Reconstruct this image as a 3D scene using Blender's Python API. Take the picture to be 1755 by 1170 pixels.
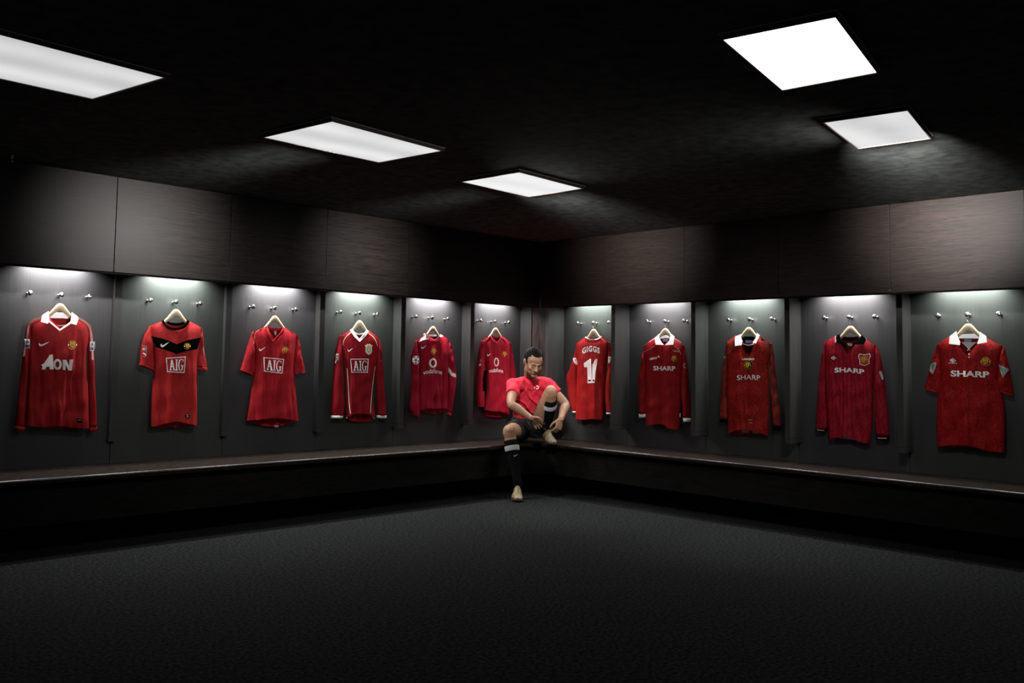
import bpy, bmesh, math, random
from mathutils import Vector, Matrix, noise
from mathutils.bvhtree import BVHTree
from mathutils.geometry import tessellate_polygon

for o in list(bpy.data.objects): bpy.data.objects.remove(o)
scene = bpy.context.scene
COL = scene.collection
S = .82                      # metres per locker module
ZF = 2.09                    # floor is this many modules below the cabinet lip
W, H = 1755, 1170
F_PX, YAW, PITCH, ROLL, SHX, SHY = 1548.77, 43.2282, 3.9387, 1.0616, -96.03, -73.55

# ---------------------------------------------------------------- camera
_y, _p, _r = map(math.radians, (YAW, PITCH, ROLL))
FWD = Vector((math.sin(_y)*math.cos(_p), math.cos(_y)*math.cos(_p), math.sin(_p)))
_rt = Vector((math.cos(_y), -math.sin(_y), 0)); _up = _rt.cross(FWD)
RIGHT = _rt*math.cos(_r)+_up*math.sin(_r); UPV = -_rt*math.sin(_r)+_up*math.cos(_r)
CAM = Vector((-7.8596*S, -6.9424*S, (ZF-.6285)*S))
cd = bpy.data.cameras.new('camera'); cam = bpy.data.objects.new('camera', cd); COL.objects.link(cam)
m = Matrix((RIGHT, UPV, -FWD)).transposed().to_4x4(); m.translation = CAM; cam.matrix_world = m
cd.sensor_width = 36; cd.lens = F_PX*36/W; cd.shift_x = -SHX/W; cd.shift_y = SHY/W; cd.clip_start = .05
scene.camera = cam
# ---------------------------------------------------------------- world, exposure
wd = bpy.data.worlds.new('world'); scene.world = wd; wd.use_nodes = True
wd.node_tree.nodes['Background'].inputs[0].default_value = (.8, .9, 1, 1)
wd.node_tree.nodes['Background'].inputs[1].default_value = .008
scene.view_settings.view_transform = 'Standard'; scene.view_settings.look = 'None'
scene.view_settings.exposure = 0; scene.view_settings.gamma = 1; scene.view_settings.use_curve_mapping = False

# ---------------------------------------------------------------- lamp settings
# ceiling fixtures: corners on the ceiling (modules), watts, diffuser glow, glow waviness
FIX = [
 dict(q=[(-6.93,-2.73),(-5.885,-2.665),(-5.99,-2.01),(-6.97,-2.04)], w=2, e=.80, v=.42, tilt=.0),
 dict(q=[(-4.808,-2.60),(-3.865,-2.526),(-3.925,-1.93),(-4.88,-1.955)], w=2, e=.86, v=.36, tilt=.0),
 dict(q=[(-3.012,-2.443),(-2.22,-2.40),(-2.235,-1.829),(-3.055,-1.87)], w=4, e=.92, v=.16, tilt=.0),
 dict(q=[(-4.36,-5.40),(-3.555,-5.24),(-3.595,-4.79),(-4.44,-4.95)], w=2, e=3.0, v=.0, tilt=.0),
 dict(q=[(-2.80,-5.10),(-2.084,-4.967),(-2.116,-4.55),(-2.86,-4.67)], w=4, e=.82, v=.34, tilt=.0)]
# added beams under the fixtures, made up for the light pools: fixture index, aim (modules x, y, z), watts, spread degrees
BEAM = [(1,(-4.75,0,.40),3.4,38),(2,(-2.5,0,.42),1.9,36),(2,(0,-1.35,.62),3.2,33),(4,(0,-4.38,.66),7,33),(4,(-3.3,-3.3,.80),.9,110),(2,(-2.9,-3.4,.80),.6,110),
        (2,(-.55,-.45,-.72),1.4,19),(2,(-1.0,-1.3,-2.09),1.8,34),(4,(-.9,-2.6,-2.09),1.9,40),(4,(-.2,-3.2,-1.2),3,80),(1,(-3.5,-.2,-1.2),3,80)]
BAY_W = [4,5,5,5,5,4, 3.5,3.5,4,4,3.5]      # left wall n=0..5, right wall n=0..4
CEIL = .7657
WASH = 2.6

# ================================================================= helpers
def mat(name, base, rough=.6, metal=0, spec=.5, sheen=0, coat=0):
    m = bpy.data.materials.new(name); m.use_nodes = True
    b = m.node_tree.nodes['Principled BSDF']
    b.inputs['Base Color'].default_value = (*base, 1); b.inputs['Roughness'].default_value = rough
    b.inputs['Metallic'].default_value = metal; b.inputs['Specular IOR Level'].default_value = spec
    b.inputs['Sheen Weight'].default_value = sheen; b.inputs['Coat Weight'].default_value = coat
    return m
def vary(m, c2, scale=(1,1,1), nscale=20, detail=6, lo=.35, hi=.65, bump=0, distort=0, rough=None):
    nt = m.node_tree; b = nt.nodes['Principled BSDF']; c1 = tuple(b.inputs['Base Color'].default_value)
    tc = nt.nodes.new('ShaderNodeTexCoord'); mp = nt.nodes.new('ShaderNodeMapping'); mp.inputs['Scale'].default_value = scale
    nz = nt.nodes.new('ShaderNodeTexNoise'); nz.inputs['Scale'].default_value = nscale; nz.inputs['Detail'].default_value = detail
    nz.inputs['Distortion'].default_value = distort
    cr = nt.nodes.new('ShaderNodeValToRGB'); cr.color_ramp.elements[0].position = lo; cr.color_ramp.elements[1].position = hi
    cr.color_ramp.elements[0].color = c1; cr.color_ramp.elements[1].color = (*c2, 1)
    nt.links.new(tc.outputs['Object'], mp.inputs[0]); nt.links.new(mp.outputs[0], nz.inputs['Vector'])
    nt.links.new(nz.outputs['Fac'], cr.inputs[0]); nt.links.new(cr.outputs[0], b.inputs['Base Color'])
    if bump:
        bp = nt.nodes.new('ShaderNodeBump'); bp.inputs['Strength'].default_value = bump; bp.inputs['Distance'].default_value = .004
        nt.links.new(nz.outputs['Fac'], bp.inputs['Height']); nt.links.new(bp.outputs[0], b.inputs['Normal'])
    if rough:
        mr = nt.nodes.new('ShaderNodeMapRange'); mr.inputs['To Min'].default_value = rough[0]; mr.inputs['To Max'].default_value = rough[1]
        nt.links.new(nz.outputs['Fac'], mr.inputs[0]); nt.links.new(mr.outputs[0], b.inputs['Roughness'])
    return m
M = {}
def wood(name, scale, c1=(.006,.0042,.0034), c2=(.031,.020,.0155), r=(.45,.6)):
    return vary(mat(name, c1, .42, spec=.32), c2, scale, 3.2, 12, .38, .64, bump=.12, distort=1.6, rough=r)
M['wood_x'] = wood('dark_wood_left', (1.5, 9, 30))
M['wood_y'] = wood('dark_wood_right', (9, 1.5, 30), (.010,.006,.005), (.034,.0205,.0165))
M['wood_z'] = wood('dark_wood_upright', (9, 9, .9), (.006,.0036,.0032), (.035,.020,.017))
M['bench'] = wood('bench_wood', (5, 5, 22), (.008,.005,.004), (.020,.012,.009), (.26,.36))
M['fascia'] = wood('fascia_board', (2, 2, 8), (.003,.0028,.0025), (.008,.0065,.005), (.7,.85)); M['fascia'].node_tree.nodes['Principled BSDF'].inputs['Specular IOR Level'].default_value = .12
def panelmat(name, c):
    return vary(mat(name, c, .45, spec=.45), tuple(x*1.35 for x in c), (40,40,.6), 4, 4, .3, .7, bump=.05, rough=(.40,.52))
M['panel_l'] = panelmat('locker_panel', (.028,.0275,.029)); M['panel_g'] = panelmat('locker_panel_cool', (.0265,.0285,.027))
M['divider'] = vary(mat('divider', (.019,.0185,.0185), .5), (.028,.027,.0265), (60,60,2), 4, 3, rough=(.45,.6))
M['ceil'] = vary(mat('ceiling_felt', (.07,.076,.072), .95, spec=.1), (.15,.16,.15), (1,1,1), 14, 14, .34, .68, bump=.5)
M['floor'] = vary(mat('black_carpet', (.004,.0043,.0043), .95, spec=.03), (.021,.0225,.022), (1,1,1), 55, 14, .36, .68, bump=.6)
M['wall'] = mat('dark_wall', (.02,.02,.02), .9)
M['frame'] = mat('fixture_frame', (.16,.11,.10), .5)
M['chrome'] = mat('brushed_steel', (.75,.75,.73), .22, metal=1)
M['hanger'] = vary(mat('pale_beech', (.60,.44,.27), .45), (.72,.56,.37), (3,3,25), 6, 5, bump=.03)
M['black'] = mat('black_cloth', (.0025,.0025,.003), .95, spec=0)
M['white'] = mat('white_cloth', (.88,.86,.84), .8, spec=.2)
M['cream'] = mat('cream_cloth', (.80,.72,.55), .8, spec=.2)
M['print'] = mat('white_print', (.90,.86,.84), .55)
M['gold'] = mat('gold_thread', (.62,.40,.03), .5); M['dgold'] = mat('dark_gold_thread', (.30,.17,.01), .5)
M['cred'] = mat('crest_red', (.42,.02,.012), .6); M['blue'] = mat('badge_blue', (.05,.10,.25), .6)
M['green'] = mat('badge_green', (.09,.18,.12), .6); M['grey'] = mat('badge_grey', (.35,.36,.36), .6)
M['lblue'] = mat('label_blue', (.32,.40,.75), .7); M['dkred'] = mat('dark_red_trim', (.10,.008,.012), .8)
M['line'] = mat('pink_piping', (.62,.30,.27), .7)

def tag(o, label=None, cat=None, group=None, kind=None):
    if label: o['label'] = label
    if cat: o['category'] = cat
    if group: o['group'] = group
    if kind: o['kind'] = kind
    return o
def link(name, me, mats, parent=None, smooth=False):
    o = bpy.data.objects.new(name, me); COL.objects.link(o)
    for m_ in (mats if isinstance(mats, (list, tuple)) else [mats]): me.materials.append(m_)
    if parent: o.parent = parent
    if smooth:
        for p in me.polygons: p.use_smooth = True
    return o
def obj(name, bm, mats, parent=None, smooth=False, mw=None, recalc=True):
    if recalc: bmesh.ops.recalc_face_normals(bm, faces=bm.faces)
    if mw is not None: bmesh.ops.transform(bm, matrix=mw, verts=bm.verts)
    me = bpy.data.meshes.new(name); bm.to_mesh(me); bm.free()
    return link(name, me, mats, parent, smooth)
def empty(name, loc=(0,0,0), rz=0):
    o = bpy.data.objects.new(name, None); COL.objects.link(o); o.location = loc; o.rotation_euler = (0,0,rz); o.empty_display_size = .05
    return o
def box(bm, a, b, bevel=0):
    a, b = [min(p,q) for p,q in zip(a,b)], [max(p,q) for p,q in zip(a,b)]
    vs = [bm.verts.new((x,y,z)) for x in (a[0],b[0]) for y in (a[1],b[1]) for z in (a[2],b[2])]
    fs = [(0,1,3,2),(4,6,7,5),(0,4,5,1),(2,3,7,6),(0,2,6,4),(1,5,7,3)]
    faces = [bm.faces.new([vs[i] for i in f]) for f in fs]
    if bevel:
        es = list({e for f in faces for e in f.edges})
        bmesh.ops.bevel(bm, geom=es, offset=bevel, segments=2, affect='EDGES', profile=.6)
def lathe(bm, prof, axis='y', n=20, org=(0,0,0)):
    rings = []
    for r, h in prof:
        ring = []
        for i in range(n):
            a = 2*math.pi*i/n; c, s = r*math.cos(a), r*math.sin(a)
            p = (c, h, s) if axis == 'y' else (c, s, h)
            ring.append(bm.verts.new((p[0]+org[0], p[1]+org[1], p[2]+org[2])))
        rings.append(ring)
    for A, B in zip(rings, rings[1:]):
        for i in range(n): bm.faces.new((A[i], A[(i+1)%n], B[(i+1)%n], B[i]))
    bm.faces.new(rings[0]); bm.faces.new(rings[-1][::-1])
def tube(bm, pts, rad, n=14, side=None, cap='round', sub=0):
    """loft of elliptical rings; rad entries r or (a,b): a along side, b across"""
    pts = [Vector(p) for p in pts]; rad = [(r, r) if not isinstance(r, (tuple, list)) else r for r in rad]
    if sub:
        P2, R2 = [], []
        k = len(pts)
        for i in range(k-1):
            p0, p1, p2, p3 = pts[max(i-1,0)], pts[i], pts[i+1], pts[min(i+2,k-1)]
            for j in range(sub):
                t = j/sub
                P2.append(.5*((2*p1)+(p2-p0)*t+(2*p0-5*p1+4*p2-p3)*t*t+(3*p1-p0-3*p2+p3)*t**3))
                tt = t*t*(3-2*t); R2.append(tuple(a+(b-a)*tt for a, b in zip(rad[i], rad[i+1])))
        P2.append(pts[-1]); R2.append(rad[-1]); pts, rad = P2, R2
    rings = []
    sd = Vector(side) if side is not None else None
    def ring(c, d, ra, rb, sv):
        u = (sv - d*sv.dot(d)).normalized(); v = d.cross(u)
        return [bm.verts.new(c+u*ra*math.cos(2*math.pi*i/n)+v*rb*math.sin(2*math.pi*i/n)) for i in range(n)]
    prev = sd
    for i, (c, (ra, rb)) in enumerate(zip(pts, rad)):
        d = (pts[min(i+1,len(pts)-1)]-pts[max(i-1,0)]).normalized()
        if prev is None:
            prev = Vector((0,0,1)) if abs(d.z) < .9 else Vector((1,0,0))
        sv = sd if sd is not None else prev
        if abs(sv.normalized().dot(d)) > .98: sv = prev
        if i == 0 and cap == 'round':
            for t in (.95,.75,.45): rings.append(ring(c-d*min(ra,rb)*t, d, ra*math.sqrt(1-t*t), rb*math.sqrt(1-t*t), sv))
        rings.append(ring(c, d, ra, rb, sv))
        if i == len(pts)-1 and cap == 'round':
            for t in (.45,.75,.95): rings.append(ring(c+d*min(ra,rb)*t, d, ra*math.sqrt(1-t*t), rb*math.sqrt(1-t*t), sv))
        prev = (sv-d*sv.dot(d)).normalized()
    for A, B in zip(rings, rings[1:]):
        for i in range(n): bm.faces.new((A[i], A[(i+1)%n], B[(i+1)%n], B[i]))
    bm.faces.new(rings[0][::-1]); bm.faces.new(rings[-1])
def ellipsoid(bm, c, r, mx=None, n=16, k=10):
    mtx = (mx if mx is not None else Matrix.Identity(3)).to_4x4()
    M4 = Matrix.Translation(Vector(c)) @ mtx @ Matrix.Diagonal((*r, 1))
    bmesh.ops.create_uvsphere(bm, u_segments=n, v_segments=k, radius=1, matrix=M4)

# wall frames: t modules from the corner, o modules out of the cabinet face, z modules from the cabinet lip
def WP(w, t, o, z): return Vector((-t*S, -o*S, (z+ZF)*S)) if w == 0 else Vector((-o*S, -t*S, (z+ZF)*S))
def wbox(bm, w, t0, t1, o0, o1, z0, z1, bevel=0, org=Vector((0,0,0))):
    box(bm, WP(w,t0,o0,z0)-org, WP(w,t1,o1,z1)-org, bevel)
def ray(x, y): return (FWD+RIGHT*((x-W/2-SHX)/F_PX)-UPV*((y-H/2-SHY)/F_PX))
def hit(x, y, w, o):          # metres: point on the plane o modules out of wall w
    d = ray(x, y); k = ((-o*S-CAM[1])/d[1]) if w == 0 else ((-o*S-CAM[0])/d[0])
    return CAM+d*k
def dep(x, y, z): return CAM+ray(x, y)*z

# ================================================================= room shell
PO = -.5843       # back panel plane
BZ, FZ = -1.537, -1.884
TL, TR = 7.8, 7.4
def struct(name, bm, m_): o = obj(name, bm, m_); o['kind'] = 'structure'; return o
bm = bmesh.new(); box(bm, (-TL*S, -TR*S, -.1), (.75*S, .75*S, 0)); struct('floor', bm, M['floor'])
bm = bmesh.new(); box(bm, (-TL*S, -TR*S, (ZF+CEIL)*S), (.75*S, .75*S, (ZF+CEIL)*S+.1)); struct('ceiling', bm, M['ceil'])
bm = bmesh.new(); box(bm, (-TL*S, .62*S, 0), (.62*S, .75*S, (ZF+CEIL)*S)); struct('wall_left', bm, M['wall'])
bm = bmesh.new(); box(bm, (.62*S, -TR*S, 0), (.75*S, .75*S, (ZF+CEIL)*S)); struct('wall_right', bm, M['wall'])

# ================================================================= ceiling fixtures
def glowmat(name, e, v, ax):
    m_ = bpy.data.materials.new(name); m_.use_nodes = True; nt = m_.node_tree; b = nt.nodes['Principled BSDF']
    b.inputs['Base Color'].default_value = (.02,.02,.02,1); b.inputs['Roughness'].default_value = .9; b.inputs['Specular IOR Level'].default_value = 0
    b.inputs['Emission Strength'].default_value = e
    b.inputs['Emission Color'].default_value = (1,1,1,1)
    if v:   # the tubes behind the prismatic diffuser show as brighter bands
        tc = nt.nodes.new('ShaderNodeTexCoord'); sp = nt.nodes.new('ShaderNodeSeparateXYZ'); nt.links.new(tc.outputs['Object'], sp.inputs[0])
        mt = nt.nodes.new('ShaderNodeMath'); mt.operation = 'MULTIPLY'; mt.inputs[1].default_value = 2*math.pi/.30
        cs = nt.nodes.new('ShaderNodeMath'); cs.operation = 'COSINE'
        nt.links.new(sp.outputs['Y' if ax == 0 else 'X'], mt.inputs[0]); nt.links.new(mt.outputs[0], cs.inputs[0])
        nz = nt.nodes.new('ShaderNodeTexNoise'); nz.inputs['Scale'].default_value = 2.2; nt.links.new(tc.outputs['Object'], nz.inputs['Vector'])
        mr = nt.nodes.new('ShaderNodeMapRange'); mr.inputs['From Min'].default_value = -1; mr.inputs['To Min'].default_value = 1; mr.inputs['To Max'].default_value = 1-v*.55
        nt.links.new(cs.outputs[0], mr.inputs[0])
        m2 = nt.nodes.new('ShaderNodeMapRange'); m2.inputs['From Min'].default_value = .3; m2.inputs['From Max'].default_value = .7
        m2.inputs['To Min'].default_value = 1.0; m2.inputs['To Max'].default_value = 1-v*.4; nt.links.new(nz.outputs['Fac'], m2.inputs[0])
        mu = nt.nodes.new('ShaderNodeMath'); mu.operation = 'MULTIPLY'; nt.links.new(mr.outputs[0], mu.inputs[0]); nt.links.new(m2.outputs[0], mu.inputs[1])
        m3 = nt.nodes.new('ShaderNodeMath'); m3.operation = 'MULTIPLY'; m3.inputs[1].default_value = e; nt.links.new(mu.outputs[0], m3.inputs[0])
        nt.links.new(m3.outputs[0], b.inputs['Emission Strength'])
    return m_
FL = ['long ceiling light panel cut off by the left edge of the picture',
      'long ceiling light panel with a grey band, above the shirts with the boxed letters',
      'smallest left-hand ceiling light panel, nearest the corner of the room',
      'brightest and largest ceiling light panel, evenly white, at upper right',
      'small greyish ceiling light panel below the brightest one, at right']
CZ = (ZF+CEIL)*S; TH = .024*S
for i, f in enumerate(FIX):
    kf = (CZ-TH-CAM.z)/(CZ-CAM.z); q = [Vector((CAM.x+(x*S-CAM.x)*kf, CAM.y+(y*S-CAM.y)*kf, 0)) for x, y in f['q']]; c = sum(q, Vector())/4
    root = empty('ceiling_light', (c.x, c.y, CZ)); tag(root, FL[i], 'ceiling light', 'ceiling light panels')
    bm = bmesh.new()
    ins = .012
    rel = [p-c for p in q]
    def ring(scale_in, z):
        out = []
        for p in rel:
            d = p.length; out.append(bm.verts.new((p.x*(1-scale_in/d*1.41), p.y*(1-scale_in/d*1.41), z)))
        return out
    A = ring(-.010, 0); B = ring(-.010, -TH); C = ring(0, -TH); D = ring(0, -TH+.004)
    for r0, r1 in ((A,B),(B,C),(C,D)):
        for k in range(4): bm.faces.new((r0[k], r0[(k+1)%4], r1[(k+1)%4], r1[k]))
    obj('frame', bm, M['frame'], root)
    bm = bmesh.new(); A = ring(-.016, 0); B = ring(-.016, -.003); C = ring(-.008, -.003); D = ring(-.008, 0)
    for r0, r1 in ((A,B),(B,C),(C,D)):
        for k in range(4): bm.faces.new((r0[k], r0[(k+1)%4], r1[(k+1)%4], r1[k]))
    obj('leak_line', bm, M['white'], root)  # white strip stands in for light leaking round the frame top
    bm = bmesh.new(); E = ring(0, -TH+.003); bm.faces.new(E[::-1]); 
    if bm.faces[:][0].normal.z > 0: bmesh.ops.reverse_faces(bm, faces=bm.faces)
    obj('diffuser', bm, glowmat('diffuser_glow', f['e'], f['v'], 0), root, recalc=False)
    sx = (q[1]-q[0]).length; sy = (q[2]-q[1]).length
    L = bpy.data.lights.new('tube_light', 'AREA'); L.shape = 'RECTANGLE'; L.size = sx*.92; L.size_y = sy*.92; L.energy = f['w']; L.color = (1,.985,.96)
    lo = bpy.data.objects.new('tube_light', L); COL.objects.link(lo); lo.parent = root; lo.location = (0,0,-TH-.003)
    lo.rotation_euler = (0, 0, math.atan2((q[1]-q[0]).y, (q[1]-q[0]).x))
    for fi, aim, pw, sp in BEAM:
        if fi != i: continue
        L = bpy.data.lights.new('added_beam', 'AREA'); L.shape = 'ELLIPSE'; L.size = .42; L.size_y = .10; L.energy = pw; L.spread = math.radians(sp); L.color = (1,.985,.96)  # unseen extra lamp, aimed to make a pool of light
        lo = bpy.data.objects.new('added_beam', L); COL.objects.link(lo); lo.parent = root; lo.location = (0,0,-TH-.055)
        d = Vector((aim[0]*S, aim[1]*S, (aim[2]+ZF)*S))-Vector((c.x, c.y, CZ-TH)); lo.rotation_euler = d.to_track_quat('-Z','Y').to_euler()
bm = bmesh.new(); lathe(bm, [(.014,0),(.016,-.004),(.010,-.010),(.006,-.030),(.012,-.033),(.012,-.036)], 'z', 16)
o = obj('sprinkler_head', bm, M['chrome'], smooth=True); p = CAM+ray(20,266)*((CZ-CAM.z)/ray(20,266).z); o.location = (p.x, p.y, CZ)
tag(o, 'tiny metal sprinkler head on the ceiling above the leftmost cabinets', 'sprinkler')

# ================================================================= overhead cabinets
def ordn(i): return ['first','second','third','fourth','fifth','sixth','seventh'][i]
def cabinet(w, t0, t1, lab, pin):
    org = WP(w, (t0+t1)/2, -.29, 0)
    root = empty('overhead_cabinet', org); tag(root, lab, 'cabinet', 'overhead wooden cabinets')
    g = .0025
    bm = bmesh.new(); wbox(bm, w, t0+g, t1-g, -.025, 0, .012, CEIL-.004, .0015, org); obj('door', bm, M['wood_x' if w == 0 else 'wood_y'], root)
    bm = bmesh.new(); wbox(bm, w, t0+g, t1-g, PO-.005, -.027, .15, CEIL-.006, 0, org)
    wbox(bm, w, t0+g, t1-g, -.045, -.012, 0, .149, 0, org)
    obj('carcass', bm, M['fascia'], root)
    if pin:
        bm = bmesh.new(); p = WP(w, t1-.004, .004, .03)-org
        ellipsoid(bm, p, (.005,.005,.006), n=10, k=6); obj('pin', bm, M['chrome'], root, True)
LN = ['first from the corner', 'second from the corner', 'third from the corner', 'fourth from the corner', 'above the two-tone chevron shirt','above the shirt with the AON print','cut off by the picture edge']
for n in range(7):
    cabinet(0, n, n+1, 'dark wood overhead cabinet on the left wall, '+LN[n], n == 4)
RN = ['narrow one in the corner', 'second from the corner', 'third from the corner', 'fourth from the corner', 'with the brightest pool of light', 'beyond the right picture edge']
rt = [0, .9214, 1.9214, 2.9214, 3.9214, 4.9214, 5.9214]
for n in range(6):
    cabinet(1, rt[n], rt[n+1], 'dark wood overhead cabinet on the right wall, '+RN[n], n in (2,3))

# ================================================================= locker bays
FL_T = [-.338,.653,1.672,2.674,3.69,4.725,5.74]; FL_D = [.18,.145,.134,.078,.045,.04,.04]
FR_T = [-.145,.813,1.816,2.828,3.843,4.86]; FR_D = [.29,.272,.248,.232,.195,.18]
SHN = [['horseshoe emblem and no collar','ball badge on the sleeve','white V collar','plain boxed-letter print','black chevron','white AON print'],
       ['surname and number 11','white cuffs and SHARP print','centred crest','black collar','short sleeves and white collar']]
def bay(w, n, t0, t1, td, d, tw, power, m_, where):
    org = WP(w, (t0+t1)/2, PO, BZ)
    root = empty('locker_bay', org); tag(root, 'charcoal locker bay behind the red shirt with '+where, 'locker bay', 'locker bays')
    bm = bmesh.new(); wbox(bm, w, t0+.002, t1-.002, PO-.03, PO, BZ, .149, .0008, org); obj('back_panel', bm, M[m_], root)
    bm = bmesh.new(); zb = -1.352; wbox(bm, w, td-tw/2, td+tw/2, PO+.001, PO+d, zb+.045, .148, .001, org); dv = obj('divider', bm, M['divider'], root)
    bm = bmesh.new(); wbox(bm, w, td-tw/2, td+tw/2, PO+.001, PO+d, zb, zb+.0425, .001, org); obj('end_cap', bm, M['divider'], dv)
    tc_ = (t0+t1)/2
    bm = bmesh.new(); wbox(bm, w, tc_-.16, tc_+.16, PO+.05, PO+.22, .125, .148, .001, org); obj('lamp_housing', bm, M['frame'], root)
    for off, sx, sy, k, spr, ang in ((.075,.40,.03,WASH,140,4),(.40,.34,.14,.75,125,-30)):     # wall washer and shirt light
        L = bpy.data.lights.new('locker_lamp', 'AREA'); L.shape = 'RECTANGLE'; L.size = sx; L.size_y = sy; L.energy = power*k; L.spread = math.radians(spr)
        L.color = (.93,1,.94) if m_ == 'panel_g' else (1,.975,.965)
        lo = bpy.data.objects.new('locker_lamp', L); COL.objects.link(lo); lo.parent = root
        lo.location = WP(w, tc_, PO+off, .105)-org
        lo.rotation_euler = (math.radians(ang),0,0) if w == 0 else (math.radians(ang),0,-math.pi/2)
for n in range(6):
    a = FL_T[n] if n else -.20
    bay(0, n, FL_T[n], FL_T[n+1], FL_T[n+1] if n < 5 else FL_T[n+1], FL_D[n+1], .062, BAY_W[n], 'panel_g' if n in (2,4) else 'panel_l', SHN[0][n])
for n in range(5):
    bay(1, n, FR_T[n], FR_T[n+1], FR_T[n+1], FR_D[n+1], .052, BAY_W[6+n], 'panel_g' if n in (0,2,4) else 'panel_l', SHN[1][n])
# corner column with a slim divider on either flank
root = empty('corner_column', WP(0, -.4, -.4, BZ)); org = root.location.copy()
tag(root, 'dark brown square column filling the corner between the two locker rows', 'column')
bm = bmesh.new(); box(bm, Vector((.262,.125,BZ*S+ZF*S))-org, Vector((.60*S,.60*S,(ZF+.148)*S))-org, .002); obj('post', bm, M['wood_z'], root)
bm = bmesh.new(); wbox(bm, 0, -.369, -.307, PO+.001, PO+.182, -1.34, .148, .001, org); obj('side_fin', bm, M['divider'], root)
bm = bmesh.new(); wbox(bm, 1, -.168, -.122, PO+.001, PO+.29, -1.34, .148, .001, org); obj('side_fin', bm, M['divider'], root)
bm = bmesh.new(); wbox(bm, 1, -.50, -.15, PO-.03, PO, BZ, .149, .001, org); obj('filler_panel', bm, M['panel_l'], root)
bm = bmesh.new(); wbox(bm, 0, -.50, -.34, PO-.03, PO, BZ, .149, .001, org); obj('filler_panel', bm, M['panel_l'], root)

# ================================================================= bench
root = empty('corner_bench', (0, 0, (ZF+BZ)*S)); org = root.location.copy()
tag(root, 'long dark wooden bench running along both walls and meeting in the corner', 'bench')
bm = bmesh.new()
EO, TK = .05, .046
prof = [(PO+.001, 0)]                                   # (o, z) section with a rounded front
R_ = .018
for a in range(0, 91, 15): prof.append((EO-R_+R_*math.sin(math.radians(a)), -R_+R_*math.cos(math.radians(a))))
prof += [(EO, -TK+.006), (EO-.006, -TK), (PO+.001, -TK)]
rows = []
for s_ in ('l','c','r'):
    row = []
    for o_, z_ in prof:
        if s_ == 'l': p = Vector((-(TL-.2)*S, -o_*S, (BZ+z_+ZF)*S))
        elif s_ == 'c': p = Vector((-o_*S, -o_*S, (BZ+z_+ZF)*S))
        else: p = Vector((-o_*S, -(TR-.2)*S, (BZ+z_+ZF)*S))
        row.append(bm.verts.new(p-org))
    rows.append(row)
for A, B in zip(rows, rows[1:]):
    for i in range(len(prof)): bm.faces.new((A[i], B[i], B[(i+1)%len(prof)], A[(i+1)%len(prof)]))
bm.faces.new(rows[0]); bm.faces.new(rows[2][::-1])
o = obj('seat_board', bm, M['bench'], root)
for w in (0,1):
    bm = bmesh.new(); wbox(bm, w, (-.03 if w else 0), (TL if w == 0 else TR)-.2, -.04, 0, FZ, BZ-TK-.001, .001, org); obj('front_board', bm, M['fascia'], root)
    bm = bmesh.new(); wbox(bm, w, -.36, (TL if w == 0 else TR)-.2, -.42, -.39, -ZF, BZ-TK-.001, .001, org); obj('plinth', bm, M['wall'], root)
# brackets that carry the boards under the bench
for w, ts in ((0,(1,2.5,4,5.5)),(1,(1,2.5,4,5.5))):
    for t_ in ts:
        bm = bmesh.new(); wbox(bm, w, t_-.02, t_+.02, -.39, -.042, FZ+.02, BZ-TK-.001, 0, org); obj('bracket', bm, M['wall'], root)

# ================================================================= hooks
HZ = -.1601
HOOKL = [[824.1,848.5,872],[713.3,740.8,768.2],[583.6,616.2,647.3],[433.8,471,507.7],[258,302,344],[52,105.5,154]]
HOOKR = [[990,1016.4,1043],[1108.7,1139.5,1172],[1247.7,1284.4,1322.5],[1411.9,1455,1498.8],[1606,1657.8,1711.4]]
HY = {}
proto = None
def hook_mesh():
    global proto
    a = bmesh.new(); lathe(a, [(.009,0),(.009,-.002),(.008,-.004),(.006,-.005)], 'y', 18); bmesh.ops.recalc_face_normals(a, faces=a.faces)
    b = bmesh.new(); lathe(b, [(.006,-.004),(.0055,-.034),(.007,-.038),(.014,-.046),(.0170,-.053),(.016,-.058),(.009,-.0605)], 'y', 18); bmesh.ops.recalc_face_normals(b, faces=b.faces)
    out = []
    for nm, bb in (('base_plate', a), ('peg', b)):
        me = bpy.data.meshes.new(nm); bb.to_mesh(me); bb.free(); me.materials.append(M['chrome'])
        for p in me.polygons: p.use_smooth = True
        out.append(me)
    proto = out
hook_mesh()
SHL = ['the horseshoe shirt partly behind the man', 'the ball-badge horseshoe shirt', 'the white V-collar shirt',
       'the plain AIG shirt', 'the black-chevron shirt', 'the AON shirt']
SHR = ['the number 11 shirt', 'the white-cuffed SHARP shirt', 'the centred-crest shirt', 'the black-collared SHARP shirt', 'the short-sleeved SHARP shirt']
for w, rows_, names in ((0,HOOKL,SHL),(1,HOOKR,SHR)):
    for n, xs in enumerate(rows_):
        for k, x in enumerate(xs):
            yy = 500+ (x-52)*.0651 if w == 0 else 554.9-(x-990)*.0232
            p = hit(x, yy, w, -.52); p.z = (HZ+ZF)*S
            if w == 0: p.y = -PO*S
            else: p.x = -PO*S
            root = empty('coat_hook', p, 0 if w == 0 else -math.pi/2)
            tag(root, 'steel coat hook, '+['left of','holding','right of'][k]+' the hanger of '+names[n], 'hook', 'steel coat hooks')
            for me in proto:
                c = bpy.data.objects.new(me.name, me); COL.objects.link(c); c.parent = root
            HY[(w,n,k)] = p

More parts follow.
